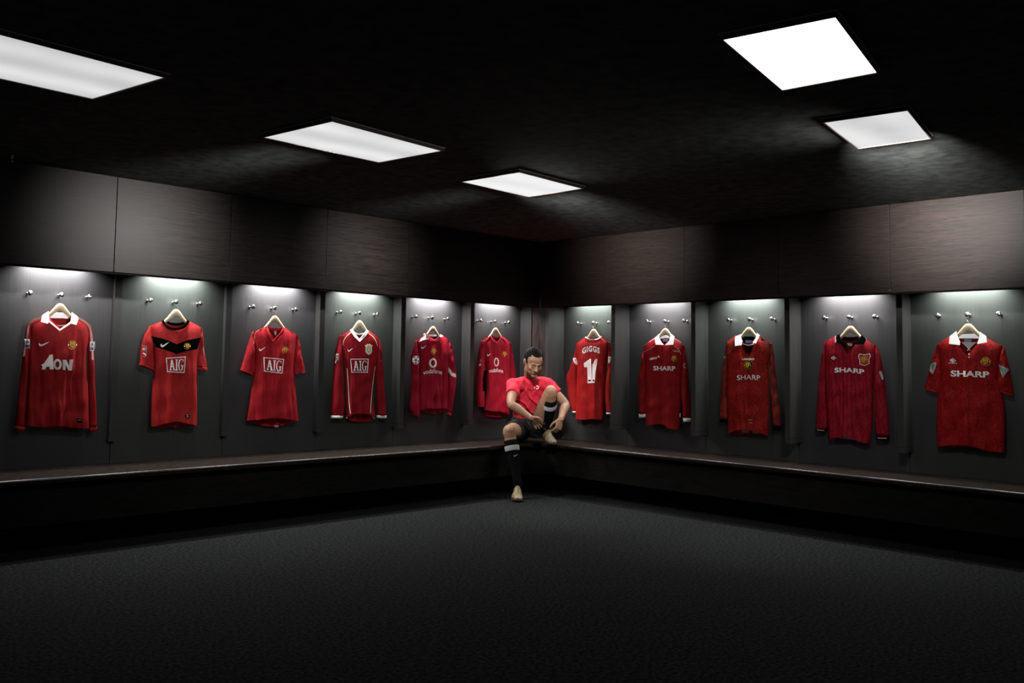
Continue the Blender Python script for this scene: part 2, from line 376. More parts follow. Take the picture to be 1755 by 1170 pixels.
# ================================================================= shirts on hangers
JO = -.5171                      # plane of the shirts
def crom(pts, n):
    k = len(pts); out = []
    for i in range(n+1):
        f = i/n*(k-1); j = min(int(f), k-2); t = f-j
        p0, p1, p2, p3 = pts[max(j-1,0)], pts[j], pts[j+1], pts[min(j+2,k-1)]
        out.append(tuple(.5*(2*b+(c-a)*t+(2*a-5*b+4*c-d)*t*t+(3*b-a-3*c+d)*t**3) for a,b,c,d in zip(p0,p1,p2,p3)))
    return out
def plin(pts, t):               # arc length interpolation on a polyline
    L = [0]
    for a, b in zip(pts, pts[1:]): L.append(L[-1]+math.dist(a, b))
    d = t*L[-1]
    for i in range(len(pts)-1):
        if d <= L[i+1] or i == len(pts)-2:
            f = (d-L[i])/max(L[i+1]-L[i], 1e-9); return tuple(a+(b-a)*f for a, b in zip(pts[i], pts[i+1]))
class Shirt:
    def __init__(s, w, crop, mt, label, group='football shirts on hangers', seed=1, D=.040):
        s.w, (s.ox, s.oy, s.sc), s.mt, s.D, s.seed = w, crop, mt, D, seed
        s.fold = None; s.label = label; s.group = group
    def px(s, p): return (s.ox+p[0]/s.sc, s.oy+p[1]/s.sc)
    def loc(s, p, y=0.):         # crop point -> local (u, v) on plane y
        x, yy = s.px(p); P = hit(x, yy, s.w, JO-y/S)
        d = P-s.org
        return ((d.x if s.w == 0 else -d.y), d.z)
    def start(s, top):
        x, y = s.px(top); s.org = hit(x, y, s.w, JO)
        s.root = empty('football_shirt', s.org, 0 if s.w == 0 else -math.pi/2)
        tag(s.root, s.label, 'shirt', s.group); s.front = bmesh.new()
    def folds(s, u, v, A=1.):
        r = s.seed*1.7
        f = noise.noise(Vector((u*14+r, v*1.3, r)))*.6+noise.noise(Vector((u*30+v*5, v*3.5, r+5)))*.22
        f += noise.noise(Vector((u*9-v*7, v*8+u*4, r+9)))*.25
        f += noise.noise(Vector((u*46+r, v*2.2+u*6, r+2)))*.20*min(1, max(0, (.05-v)*4))
        return f*.038*A
    def body(s, side_l, side_r, hem, top, btop=None, bhem=None, A=1.):
        Lp = crom([s.loc(p) for p in side_l], 40); Rp = crom([s.loc(p) for p in side_r], 40)
        s.tips = (top[0], top[-1])
        def patch(sign, hemp, topp, D):
            bm = bmesh.new(); nS, nV = 64, 72
            B = crom([s.loc(p) for p in hemp], 60); T = [s.loc(p) for p in topp]
            KP = [T[0], T[1], T[-2], T[-1]]
            def topline(u):
                for a, b_ in zip(KP, KP[1:]):
                    if u <= b_[0]: f_ = (u-a[0])/max(b_[0]-a[0], 1e-6); return a[1]+(b_[1]-a[1])*f_
                return T[-1][1]
            g = []
            for j in range(nV+1):
                v = j/nV; row = []
                l, r = plin(Lp, v), plin(Rp, v)
                for i in range(nS+1):
                    t = i/nS; b, tt = plin(B, t), plin(T, t)
                    P = [(1-v)*b[k]+v*tt[k]+(1-t)*l[k]+t*r[k]-((1-v)*((1-t)*B[0][k]+t*B[-1][k])+v*((1-t)*T[0][k]+t*T[-1][k])) for k in (0,1)]
                    e = max(0, 1-abs(2*t-1)**4)**.5
                    hh = max(0, topline(P[0])-P[1]); tf = .26+.74*(1-math.exp(-hh/.055))
                    hf = .55+.45*min(1, (1-v)*1.3)
                    y = sign*D*e*tf
                    y += s.folds(P[0]*(1 if sign < 0 else 1.3)+(0 if sign < 0 else 3), P[1], A)*e*min(1,(1-v)*4)*hf
                    if sign > 0: y = min(y, .036)
                    elif y > -.006*e: y = -.006*e
                    row.append(bm.verts.new((P[0], y, P[1])))
                g.append(row)
            for j in range(nV):
                for i in range(nS):
                    f = (g[j][i], g[j][i+1], g[j+1][i+1], g[j+1][i])
                    bm.faces.new(f if sign < 0 else f[::-1])
            return bm
        f = patch(-1, hem, top, s.D); b = patch(1, bhem or hem, btop or top, .026)
        s.addfront(f)
        me = bpy.data.meshes.new('t'); b.to_mesh(me); b.free(); f.from_mesh(me); bpy.data.meshes.remove(me)
        bmesh.ops.remove_doubles(f, verts=f.verts, dist=.0004)
        s.bodyobj = obj('body', f, s.mt, s.root, True, recalc=False)
    def addfront(s, bm):
        me = bpy.data.meshes.new('t'); bm.to_mesh(me); s.front.from_mesh(me); bpy.data.meshes.remove(me)
    def sleeve(s, rows, cuff=None, cmat=None, yc=.006, dy=.030, open_end=False, mt=None, A=1.):
        R = []
        lf = rows[0][0][0] < 300 if s.seed != 6 else rows[0][0][0] < 1100
        T = s.tips[0] if lf else s.tips[1]; k = 34
        rows = [((T[0]-2, T[1]+1), (T[0]+k, T[1]+2)) if lf else ((T[0]-k, T[1]+2), (T[0]+2, T[1]+1))]+rows
        for r in rows:
            (a, b), (c, d) = s.loc(r[0]), s.loc(r[1]); R.append((a, b, c, d))
        R = crom(R, 40); n = 24
        def build(lo, hi, grow=0.):
            bm = bmesh.new(); rings = []
            for i in range(lo, hi+1):
                a, b, c, d = R[i]; cx, cz = (a+c)/2, (b+d)/2; ex, ez = (a-c)/2, (b-d)/2
                L_ = math.hypot(ex, ez); fx = 1+grow/L_
                h = dy*min(1, .45+i/40*2.2)*(1+.0)
                h = min(h, L_*.8)+grow
                ring = []
                for k in range(n):
                    an = 2*math.pi*k/n; co, si = math.cos(an), math.sin(an)
                    x, z = cx+ex*co*fx, cz+ez*co*fx
                    y = yc-si*h
                    fo = noise.noise(Vector((x*26+s.seed, z*9, y*20)))*.010+noise.noise(Vector((x*50, z*24+s.seed, 0)))*.005
                    y = min(y+fo*A*abs(si)*(grow == 0), .036)
                    ring.append(bm.verts.new((x, y, z)))
                rings.append(ring)
            for p, q in zip(rings, rings[1:]):
                for k in range(n): bm.faces.new((p[k], p[(k+1)%n], q[(k+1)%n], q[k]))
            if open_end and grow == 0: # dark inside of the sleeve
                cen = bm.verts.new((sum(v.co.x for v in rings[-1])/n, yc, sum(v.co.z for v in rings[-1])/n+.03))
                for k in range(n): bm.faces.new((rings[-1][k], rings[-1][(k+1)%n], cen))
            else: bm.faces.new(rings[-1])
            bm.faces.new(rings[0][::-1]); bmesh.ops.recalc_face_normals(bm, faces=bm.faces)
            return bm
        cut = 40-int(40*(cuff or 0))
        bm = build(0, 40 if not cuff else cut); s.addfront(bm)
        o = obj('sleeve', bm, mt or s.mt, s.root, True)
        if cuff:
            bm = build(cut, 40, .0015); s.addfront(bm); obj('cuff', bm, cmat, o, True)
        return o
    def finish_front(s):
        s.front.normal_update(); s.bvh = BVHTree.FromBMesh(s.front); s.front.free()
    def surf(s, u, v):
        h = s.bvh.ray_cast(Vector((u, -.3, v)), Vector((0,1,0)))
        nn = s.bvh.find_nearest(Vector((u, -.04, v)))
        yn = nn[0].y if nn[0] is not None else -.01
        if h[0] is None: return yn
        if h[0].y > yn+.03: return yn
        return h[0].y
    def conv(s, p):              # crop point on the shirt front -> local u, v
        y = -.03
        for _ in range(3): u, v = s.loc(p, y); y = s.surf(u, v)
        return u, v
    def decal(s, name, layers, lift=.0016, parent=None, label=None):
        """layers: (polygon in crop px | ready triangles, material)"""
        bm = bmesh.new(); mats = []
        for li, (pts, mname) in enumerate(layers):
            if mname not in mats: mats.append(mname)
            mi = mats.index(mname)
            if isinstance(pts, tuple) and pts[0] == 'mesh':
                V, Fc = pts[1], pts[2]
            else:
                V = pts; Fc = tessellate_polygon([[Vector((p[0], p[1], 0)) for p in pts]])
            uv = [s.conv(p) for p in V]
            b2 = bmesh.new(); vs = [b2.verts.new((u, 0, v)) for u, v in uv]
            for f in Fc:
                try: b2.faces.new([vs[i] for i in f])
                except ValueError: pass
            for _ in range(4):
                es = [e for e in b2.edges if e.calc_length() > .014]
                if not es: break
                bmesh.ops.subdivide_edges(b2, edges=es, cuts=1); bmesh.ops.triangulate(b2, faces=b2.faces)
            for vtx in b2.verts: vtx.co.y = s.surf(vtx.co.x, vtx.co.z)-lift-.0006*li
            for f in b2.faces: f.material_index = mi
            b2.normal_update()
            for f in b2.faces:
                if f.normal.y > 0: f.normal_flip()
            me = bpy.data.meshes.new('t'); b2.to_mesh(me); b2.free(); bm.from_mesh(me); bpy.data.meshes.remove(me)
        o = obj(name, bm, [M[x] for x in mats], parent or s.root, True, recalc=False)
        if label: o['label'] = label
        return o
    def slab(s, name, polys, mname, y=-.02, th=.004, parent=None, label=None, mats=None):
        bm = bmesh.new(); ml = mats or [mname]
        for pi_, pts in enumerate(polys):
            yy = y; mi = 0
            if isinstance(pts, dict): yy = pts.get('y', y); mi = pts.get('m', 0); pts = pts['p']
            uv = [s.loc(p, yy) for p in pts]; vt = max(q_[1] for q_ in uv); ln = .20 if (name == 'collar' and yy < -.0215 and len(pts) < 12) else 0
            tri = tessellate_polygon([[Vector((u, v, 0)) for u, v in uv]])
            ys = [yy-ln*(vt-v) for u, v in uv]
            if yy < -.0155 and hasattr(s, 'bvh'):
                for q_ in range(2): ys = [min(y_, s.surf(u, v)-.006) for y_, (u, v) in zip(ys, uv)]; uv = [s.loc(p, y_) for p, y_ in zip(pts, ys)]
            F = [bm.verts.new((u, y_, v)) for (u, v), y_ in zip(uv, ys)]; B = [bm.verts.new((u, y_+th, v)) for (u, v), y_ in zip(uv, ys)]
            n = len(uv)
            for t in tri:
                bm.faces.new([F[i] for i in t]).material_index = mi; bm.faces.new([B[i] for i in reversed(t)]).material_index = mi
            for i in range(n): bm.faces.new((F[i], F[(i+1)%n], B[(i+1)%n], B[i])).material_index = mi
        o = obj(name, bm, [M[x] for x in ml], parent or s.root)
        if label: o['label'] = label
        return o
def stroke(pts, wd):             # polyline of width wd -> polygon (crop px)
    L, R = [], []
    for i, p in enumerate(pts):
        a = pts[max(i-1,0)]; b = pts[min(i+1,len(pts)-1)]; d = (b[0]-a[0], b[1]-a[1]); k = math.hypot(*d) or 1
        n = (-d[1]/k, d[0]/k); ww = (wd[i] if isinstance(wd, (list,tuple)) else wd)/2
        L.append((p[0]+n[0]*ww, p[1]+n[1]*ww)); R.append((p[0]-n[0]*ww, p[1]-n[1]*ww))
    return L+R[::-1]
def strokem(pts, wd):            # same, as quads (safe for closed or curled lines)
    P = stroke(pts, wd); n = len(pts); V = P
    return ('mesh', V, [(i, i+1, 2*n-2-i, 2*n-1-i) for i in range(n-1)])
def ell(cx, cy, rx, ry=None, n=20, a0=0, a1=360): 
    ry = ry or rx
    return [(cx+rx*math.cos(math.radians(a0+(a1-a0)*i/n)), cy+ry*math.sin(math.radians(a0+(a1-a0)*i/n))) for i in range(n+(a1-a0 < 360))]
def fit_box(pts, bb, dy=0): return [(bb[0]+p[0]*(bb[2]-bb[0]), bb[1]+p[1]*(bb[3]-bb[1])+p[0]*dy) for p in pts]
SW = [(0,.38),(.10,.30),(.13,.52),(.20,.60),(.32,.56),(1,.0),(.40,.86),(.22,1.0),(.09,.93),(.02,.70)]
def swoosh(s, bb, dy=0): return s.decal('maker_mark', [(fit_box(SW, bb, dy), 'print')])
def text(txt, bb, bold=.02, arc=0, slant=0, space=1.0, res=3):
    """lettering fitted to a box in crop px, arc lifts the middle, slant lowers the right end"""
    cu = bpy.data.curves.new('t', 'FONT'); cu.body = txt; cu.offset = bold; cu.resolution_u = res; cu.space_character = space
    o = bpy.data.objects.new('t', cu); COL.objects.link(o); dg = bpy.context.evaluated_depsgraph_get()
    me = bpy.data.meshes.new_from_object(o.evaluated_get(dg)); bpy.data.objects.remove(o)
    V = [(v.co.x, v.co.y) for v in me.vertices]; Fc = [tuple(p.vertices) for p in me.polygons]; bpy.data.meshes.remove(me)
    x0, x1 = min(v[0] for v in V), max(v[0] for v in V); y0, y1 = min(v[1] for v in V), max(v[1] for v in V)
    out = []
    for x, y in V:
        a = (x-x0)/(x1-x0); b = (y1-y)/(y1-y0)
        out.append((bb[0]+a*(bb[2]-bb[0]), bb[1]+b*(bb[3]-bb[1])+slant*(a-.5)-arc*(1-(2*a-1)**2)))
    return ('mesh', out, Fc)
def AIG(s, q):                    # q: four corners of the frame in crop px (tl, tr, br, bl)
    def B(x, y):
        a = tuple(q[0][k]+(q[1][k]-q[0][k])*x for k in (0,1)); b = tuple(q[3][k]+(q[2][k]-q[3][k])*x for k in (0,1))
        return tuple(a[k]+(b[k]-a[k])*y for k in (0,1))
    def P(l): return [B(x, y) for x, y in l]
    t = .045; L = []
    for p in ([(0,0),(1,0),(1,t*1.2),(0,t*1.2)], [(0,1-t*1.2),(1,1-t*1.2),(1,1),(0,1)], [(0,0),(t,0),(t,1),(0,1)], [(1-t,0),(1,0),(1,1),(1-t,1)]):
        L.append((P(p), 'print'))
    quads = [[(.26,.16),(.33,.16),(.21,.84),(.165,.84)], [(.26,.16),(.335,.16),(.44,.84),(.355,.84)], [(.205,.58),(.40,.58),(.40,.64),(.20,.64)],
             [(.12,.82),(.255,.82),(.255,.87),(.12,.87)], [(.315,.82),(.475,.82),(.475,.87),(.315,.87)],
             [(.50,.18),(.565,.18),(.565,.85),(.50,.85)], [(.465,.15),(.60,.15),(.60,.20),(.465,.20)], [(.465,.82),(.60,.82),(.60,.87),(.465,.87)],
             [(.80,.56),(.865,.56),(.865,.84),(.80,.84)], [(.755,.53),(.90,.53),(.90,.58),(.755,.58)]]
    for qd in quads: L.append((P(qd), 'print'))
    arc = [(.76+.125*math.cos(math.radians(a)), .51+.36*math.sin(math.radians(a))) for a in range(45, 318, 13)]
    m_ = strokem(P(arc), [ (3+6.5*math.sin(math.pi*i/(len(arc)-1)))*s.sc/5.5 for i in range(len(arc))]); L.append((m_, 'print'))
    L.append((P([(.83,.17),(.865,.17),(.865,.32),(.845,.32)]), 'print'))
    return s.decal('sponsor_print', L)
def crest(s, cx, cy, r, ry=None, kind='round'):
    ry = ry or r*1.1; L = []
    if kind == 'white':
        L.append((fit_box([(0,.12),(.16,.1),(.3,0),(.7,0),(.84,.1),(1,.12),(.9,.3),(.92,.7),(.75,.9),(.5,1),(.25,.9),(.08,.7),(.1,.3)], (cx-r*1.25,cy-ry*1.35,cx+r*1.25,cy+ry*1.35)), 'cream'))
        L.append((ell(cx, cy, r*.62, ry*.72), 'dgold')); L.append((ell(cx, cy, r*.42, ry*.5), 'print')); L.append((strokem([(cx-r*.2,cy-ry*.3),(cx,cy+ry*.2),(cx+r*.2,cy-ry*.3)], r*.16), 'cred'))
        return s.decal('crest', L)
    if kind == 'shield':
        sh = [(.08,.02),(.5,.1),(.92,.0),(1,.22),(.88,.5),(.9,.82),(.52,1),(.12,.86),(.1,.55),(0,.25)]
        L.append((fit_box(sh, (cx-r*1.6,cy-ry*1.55,cx+r*1.6,cy+ry*1.55)), 'print')); L.append((fit_box(sh, (cx-r*1.4,cy-ry*1.38,cx+r*1.4,cy+ry*1.38)), 'cred'))
    if kind == 'centred': L.append((ell(cx, cy, r*1.35, ry*1.3), 'black')); L.append((strokem(ell(cx, cy, r*1.25, ry*1.2, 24)+[ell(cx, cy, r*1.25, ry*1.2, 24)[0]], r*.12), 'dgold'))
    n = 20
    for k in range(n):           # lettering ring
        a = 2*math.pi*k/n
        if abs(math.sin(a)) < .25: continue
        x, y = cx+r*.86*math.cos(a), cy+ry*.86*math.sin(a); L.append((ell(x, y, r*.10, n=6), 'gold'))
    for sx in (-1, 1): L.append((ell(cx+sx*r*.86, cy, r*.16, n=8), 'print' if s.seed in (1, 2) else 'gold'))
    L.append((fit_box([(.05,0),(.95,0),(1,.55),(.72,.92),(.5,1),(.28,.92),(0,.55)], (cx-r*.56,cy-ry*.62,cx+r*.56,cy+ry*.62)), 'gold'))
    L.append((fit_box([(.1,.0),(.9,.0),(.93,.5),(.5,.95),(.07,.5)], (cx-r*.40,cy-ry*.06,cx+r*.40,cy+ry*.46)), 'cred'))
    L.append((strokem([(cx-r*.28,cy-ry*.28),(cx,cy-ry*.42),(cx+r*.28,cy-ry*.28)], r*.12), 'dgold'))
    L.append((strokem([(cx-r*.14,cy+ry*.34),(cx-r*.02,cy+ry*.02),(cx+r*.14,cy+ry*.3)], r*.12), 'gold'))
    return s.decal('crest', L)
def league_badge(s, bb, top='blue'):
    x0,y0,x1,y1 = bb; h = y1-y0; w_ = x1-x0
    return s.decal('sleeve_badge', [([(x0,y0),(x1,y0+h*.03),(x1,y1-h*.02),(x0,y1)], 'print'), (ell(x0+w_*.5,y0+h*.33,w_*.30,h*.22,12), top),
        ([(x0+w_*.08,y0+h*.60),(x1-w_*.08,y0+h*.62),(x1-w_*.08,y0+h*.9),(x0+w_*.08,y0+h*.9)], top)])
def umbro(s, bb, word=None, dy=0):
    x0,y0,x1,y1 = bb; d = [(0,.5),(.5,0),(1,.5),(.5,1),(0,.5)]; w_ = (x1-x0)
    L = [(strokem(fit_box(d, (x0+w_*.15,y0,x1-w_*.15,y0+(y1-y0)*.72), dy), w_*.10), 'print'), (fit_box([(.28,.5),(.5,.25),(.72,.5),(.5,.75)], (x0+w_*.15,y0,x1-w_*.15,y0+(y1-y0)*.72), dy), 'print')]
    if word: L.append((text(word, (x0,y0+(y1-y0)*.8,x1,y1), .03, slant=dy), 'print'))
    return s.decal('maker_mark', L)
# ---- hanger
def hanger(s, apex, n, rot=0):
    P = hit(*s.px(apex), s.w, JO); hk = HY[(s.w, n, 1)]
    if s.w == 0: P.x = P.x; 
    root = empty('coat_hanger', P, 0 if s.w == 0 else -math.pi/2)
    tag(root, 'pale wooden coat hanger inside '+(SHL if s.w == 0 else SHR)[n], 'hanger', 'wooden coat hangers')
    top = crom([(-.135,-.125),(-.105,-.100),(-.080,-.076),(-.054,-.046),(-.030,-.016),(-.016,-.003),(0,.001),(.016,-.003),(.030,-.016),(.054,-.046),(.080,-.076),(.105,-.100),(.135,-.125)], 48)
    bot = crom([(-.135,-.145),(-.105,-.124),(-.080,-.104),(-.054,-.084),(-.030,-.064),(-.012,-.050),(0,-.047),(.012,-.050),(.030,-.064),(.054,-.084),(.080,-.104),(.105,-.124),(.135,-.145)], 48)
    bm = bmesh.new(); R = []
    for a, b in zip(top, bot):
        c = ((a[0]+b[0])/2, (a[1]+b[1])/2); ring = []
        for k in range(12):
            an = 2*math.pi*k/12; co, si = math.cos(an), math.sin(an)
            f = (abs(co)**.6*(1 if co >= 0 else -1)); g = (abs(si)**.5*(1 if si >= 0 else -1))
            ring.append(bm.verts.new((c[0]+(a[0]-c[0])*f, -.0055*g, c[1]+(a[1]-c[1])*f)))
        R.append(ring)
    for A, B in zip(R, R[1:]):
        for k in range(12): bm.faces.new((A[k], A[(k+1)%12], B[(k+1)%12], B[k]))
    bm.faces.new(R[0]); bm.faces.new(R[-1]); obj('arms', bm, M['hanger'], root, True)
    d = hk-P; du = d.x if s.w == 0 else -d.y; dv = (HZ+ZF)*S-P.z
    bm = bmesh.new(); r = .0075
    pts = [(0,0,-.01),(0,0,.2*dv),(du*.5-.006,0,dv*.5)]
    pts += [(du+r*1.3*math.cos(math.radians(a)), 0, dv+r*1.3*math.sin(math.radians(a))) for a in range(-60, 200, 22)]
    tube(bm, pts, [.0016]*len(pts), n=8, sub=3); obj('wire_hook', bm, M['chrome'], root, True)

def cloth(name, c1, c2, scale=(30,30,30), ns=2, wave=None):
    m_ = vary(mat(name, c1, .6, spec=.14), c2, scale, ns, 5, .35, .65, bump=.12)
    if wave:
        nt = m_.node_tree; b = nt.nodes['Principled BSDF']; tc = nt.nodes.new('ShaderNodeTexCoord')
        wv = nt.nodes.new('ShaderNodeTexWave'); wv.inputs['Scale'].default_value = wave[0]; wv.inputs['Distortion'].default_value = wave[1]; wv.inputs['Detail'].default_value = 3
        wv.inputs['Detail Scale'].default_value = 2.5
        mx = nt.nodes.new('ShaderNodeMix'); mx.data_type = 'RGBA'; src = b.inputs['Base Color'].links[0].from_socket
        nt.links.new(tc.outputs['Object'], wv.inputs['Vector']); nt.links.new(wv.outputs['Fac'], mx.inputs[0])
        nt.links.new(src, mx.inputs[6]); mx.inputs[7].default_value = (*wave[2], 1); nt.links.new(mx.outputs[2], b.inputs['Base Color'])
    return m_
# ---------------- 1: AON
s = Shirt(0, (0,520,4.878), cloth('red_jersey_aon', (0.2772,0.00792,0.01188), (0.33,0.01188,0.01452)), 'long-sleeved red shirt with white collar and the AON print', seed=1)
s.start((505,60))
s.body([(210,1020),(228,700),(240,430),(252,300),(255,160)], [(742,1042),(735,720),(720,460),(742,300),(738,172)], [(210,1020),(350,1028),(480,1020),(620,1035),(742,1042)],
       [(255,160),(400,98),(420,140),(505,222),(590,140),(612,100),(738,172)], [(255,160),(400,98),(430,120),(505,126),(580,120),(612,100),(738,172)], [(210,1020),(350,1040),(480,1046),(620,1048),(742,1042)])
s.sleeve([((225,190),(262,215)),((208,300),(262,340)),((192,440),(250,452)),((160,700),(228,705)),((140,900),(212,905)),((130,1058),(207,1068))], .07, s.mt)
s.sleeve([((735,215),(765,195)),((732,330),(782,320)),((738,460),(790,480)),((745,700),(797,700)),((750,900),(808,900)),((752,1078),(812,1060))], .07, s.mt)
s.finish_front()
s.slab('collar', [dict(p=[(345,140),(352,100),(408,62),(412,120),(415,150),(398,168),(342,152)], y=-.022), dict(p=[(600,70),(655,112),(656,128),(640,178),(588,165),(600,110)], y=-.022),
   dict(p=[(405,108),(430,96),(480,74),(530,74),(580,88),(602,108),(598,128),(520,122),(430,122)], y=.012)], 'white', label='white folded collar')
s.slab('neck_trim', [dict(p=stroke([(412,148),(500,222),(592,160)], 13), y=-.026)], 'white'); s.slab('hanging_loop', [dict(p=stroke([(428,170),(500,186),(570,180)], 6), y=-.004)], 'cream')
for pts in ([(345,118),(275,145),(240,185),(222,300),(200,440)], [(655,122),(720,160),(750,205),(768,320),(774,470)]):
    s.decal('shoulder_stripe', [(strokem(crom(pts, 14), 17), 'line')])
swoosh(s, (322,318,414,358)); crest(s, 600, 345, 38)
A = 'print'
s.decal('sponsor_print', [([(345,520),(352,505),(368,500),(415,428),(442,425),(448,550),(416,550),(414,527),(388,528),(376,552),(346,550),(356,524)], A),
   (strokem(ell(480,508,26,36,28)+[ell(480,508,26,36,28)[0]], 19), A), ([(522,470),(552,470),(576,520),(580,468),(610,466),(600,560),(572,560),(548,512),(546,556),(524,554)], A)] , label='white lettering')
league_badge(s, (205,296,248,374)); league_badge(s, (752,316,786,396)); s.decal('hem_tag', [([(640,960),(688,964),(686,996),(642,994)], 'black'), (text('AUTHENTIC', (644,970,684,978), .02), 'grey')])
hanger(s, (505,0), 5)
# ---------------- 2: chevron
s = Shirt(0, (220,510,4.873), cloth('red_jersey_chevron', (0.3432,0.0132,0.01452), (0.396,0.0198,0.0198)), 'short-sleeved red shirt with a black chevron across the chest', seed=2)
s.start((400,150))
s.body([(192,1075),(196,850),(208,600),(205,420),(190,320),(180,235)], [(568,1068),(570,800),(575,560),(590,420),(605,330),(612,250)], [(192,1075),(280,1050),(370,1030),(460,1045),(568,1068)],
       [(180,235),(290,192),(330,245),(400,262),(470,242),(500,195),(612,250)], [(180,235),(290,192),(340,222),(400,232),(460,222),(500,195),(612,250)], [(192,1080),(280,1092),(370,1088),(460,1085),(568,1072)])
s.sleeve([((165,260),(205,300)),((130,330),(205,350)),((110,440),(212,470)),((100,540),(216,560)),((90,556),(218,615))], .10, s.mt, open_end=True)
s.sleeve([((600,290),(618,262)),((585,360),(628,335)),((578,450),(638,445)),((572,540),(652,545)),((570,600),(660,610))], .10, s.mt, open_end=True)
s.finish_front()
s.slab('collar', [dict(p=stroke(crom([(288,190),(300,212),(340,250),(400,262),(460,248),(492,212),(502,190)], 18), 20), y=-.017), dict(p=stroke(crom([(300,190),(350,216),(400,222),(450,216),(490,190)], 12), 22), y=.012)], 'black', label='black ribbed collar')
s.decal('chest_band', [([(188,318),(300,345),(402,388),(500,352),(604,332),(578,428),(500,442),(402,470),(300,432),(215,412)], 'black')], lift=.0012)
swoosh(s, (268,370,342,414)).name = 'maker_mark'; crest(s, 486, 405, 27)
AIG(s, [(311,503),(478,490),(466,628),(322,620)])
s.decal('sleeve_badge', [(strokem([(112,400),(150,405),(146,490),(112,494)], 5), 'grey'), (ell(130,430,14,16,8), 'grey'), (strokem([(120,460),(145,480)], 8), 'print')])
s.decal('sleeve_badge', [(strokem([(622,410),(632,480)], 6), 'grey')]); s.decal('hem_tag', [(ell(493,987,21,22,14), 'black'), (text('22', (482,972,505,998), .03), 'grey')])
hanger(s, (400,97), 4)
# ---------------- 3: plain boxed letters
s = Shirt(0, (400,530,5.569), cloth('red_jersey_plain', (0.3102,0.0066,0.0132), (0.363,0.0132,0.0198)), 'plain short-sleeved red shirt with boxed white letters and flared hem', seed=3)
s.start((397,150))
s.body([(128,1060),(160,850),(190,640),(205,480),(195,330),(192,212)], [(620,1066),(600,850),(582,640),(585,480),(595,350),(610,245)], [(128,1060),(230,1048),(370,1035),(500,1045),(620,1066)],
       [(192,212),(315,160),(330,215),(375,305),(455,225),(478,170),(610,245)], [(192,212),(315,160),(350,185),(397,196),(445,188),(478,170),(610,245)], [(128,1062),(230,1100),(370,1122),(500,1110),(620,1070)])
s.sleeve([((175,235),(200,260)),((145,330),(205,370)),((110,450),(205,500)),((80,550),(205,570)),((70,580),(185,640))], .08, s.mt, open_end=True)
s.sleeve([((600,270),(625,265)),((592,360),(640,350)),((588,460),(660,460)),((580,560),(680,570)),((582,620),(685,600))], .08, s.mt, open_end=True)
s.finish_front()
s.slab('collar', [dict(p=stroke(crom([(312,160),(322,205),(348,265),(375,308),(420,262),(462,215),(480,170)], 18), 13), y=-.020), dict(p=stroke(crom([(322,178),(360,198),(400,204),(440,198),(475,182)], 12), 26), y=.010)], 'x', mats=['collar3'] if 'collar3' in M else None) if False else None
M['red3'] = s.mt
s.slab('collar', [dict(p=stroke(crom([(312,160),(322,205),(348,265),(375,308),(420,262),(462,215),(480,170)], 18), 10), y=-.020), dict(p=stroke(crom([(322,172),(360,186),(400,192),(440,188),(475,176)], 12), 26), y=.010)], 'red3')
s.slab('neck_label', [dict(p=[(388,208),(412,208),(408,246),(398,248)], y=.002)], 'white')
s.decal('seam', [(strokem(crom([(300,165),(230,205),(205,240),(195,330)], 10), 3.5), 'line')]); s.decal('seam', [(strokem(crom([(486,175),(560,215),(598,250),(600,340)], 10), 3.5), 'dkred')])
swoosh(s, (243,360,306,398)); crest(s, 488, 388, 30); AIG(s, [(286,456),(482,474),(466,612),(290,592)])
s.slab('hem_tag', [dict(p=[(392,1106),(430,1106),(430,1124),(392,1124)], y=.018)], 'grey')
hanger(s, (397,62), 3)
# ---------------- 4: white V collar
s = Shirt(0, (560,540,6.155), cloth('dark_red_jersey', (0.2376,0.00528,0.01188), (0.2838,0.00792,0.01584)), 'dark red long-sleeved shirt with white V collar and white cuffs', seed=4)
s.start((348,140))
s.body([(200,1075),(195,850),(180,650),(165,450),(150,320),(145,212)], [(508,1085),(480,850),(500,640),(525,500),(545,360),(548,245)], [(215,1062),(260,1030),(350,1025),(430,1035),(490,1075)],
       [(145,212),(248,158),(300,225),(348,275),(400,220),(445,165),(548,245)], [(145,212),(248,158),(300,185),(348,195),(400,188),(445,165),(548,245)], [(200,1078),(260,1115),(350,1130),(430,1130),(500,1090)])
s.sleeve([((135,230),(160,260)),((105,350),(165,380)),((85,500),(160,540)),((65,750),(175,760)),((55,950),(190,960)),((52,1086),(168,1084))], .07, M['white'])
s.sleeve([((535,260),(555,250)),((530,380),(580,350)),((520,560),(592,520)),((525,750),(605,740)),((535,950),(622,940)),((538,1084),(628,1086))], .07, M['white'])
s.finish_front()
s.slab('collar', [dict(p=stroke([(258,150),(300,215),(348,266),(400,212),(436,160)], 28), y=-.022), dict(p=stroke(crom([(280,178),(320,196),(350,199),(400,192),(428,176)], 12), 16), y=.010)], 'white', label='white V collar')
for pts in ([(258,178),(205,225),(178,275),(172,318)], [(440,188),(490,230),(522,280),(534,325)]): s.decal('piping', [(strokem(crom(pts, 12), 5), 'cream')])
for pts in ([(212,560),(222,700),(230,850),(240,1000),(244,1035)], [(508,540),(490,660),(474,800),(462,950),(458,1030)]): s.decal('side_piping', [(strokem(crom(pts, 20), 6), 'cream')], lift=.005)
s.slab('hem_notch', [dict(p=[(205,1085),(225,1055),(232,1062),(212,1092)], y=-.012), dict(p=[(462,1045),(470,1045),(510,1085),(500,1092)], y=-.012)], 'cream')
swoosh(s, (220,345,276,386)); crest(s, 442, 360, 33, 43, 'white'); AIG(s, [(245,460),(440,458),(430,605),(258,605)])
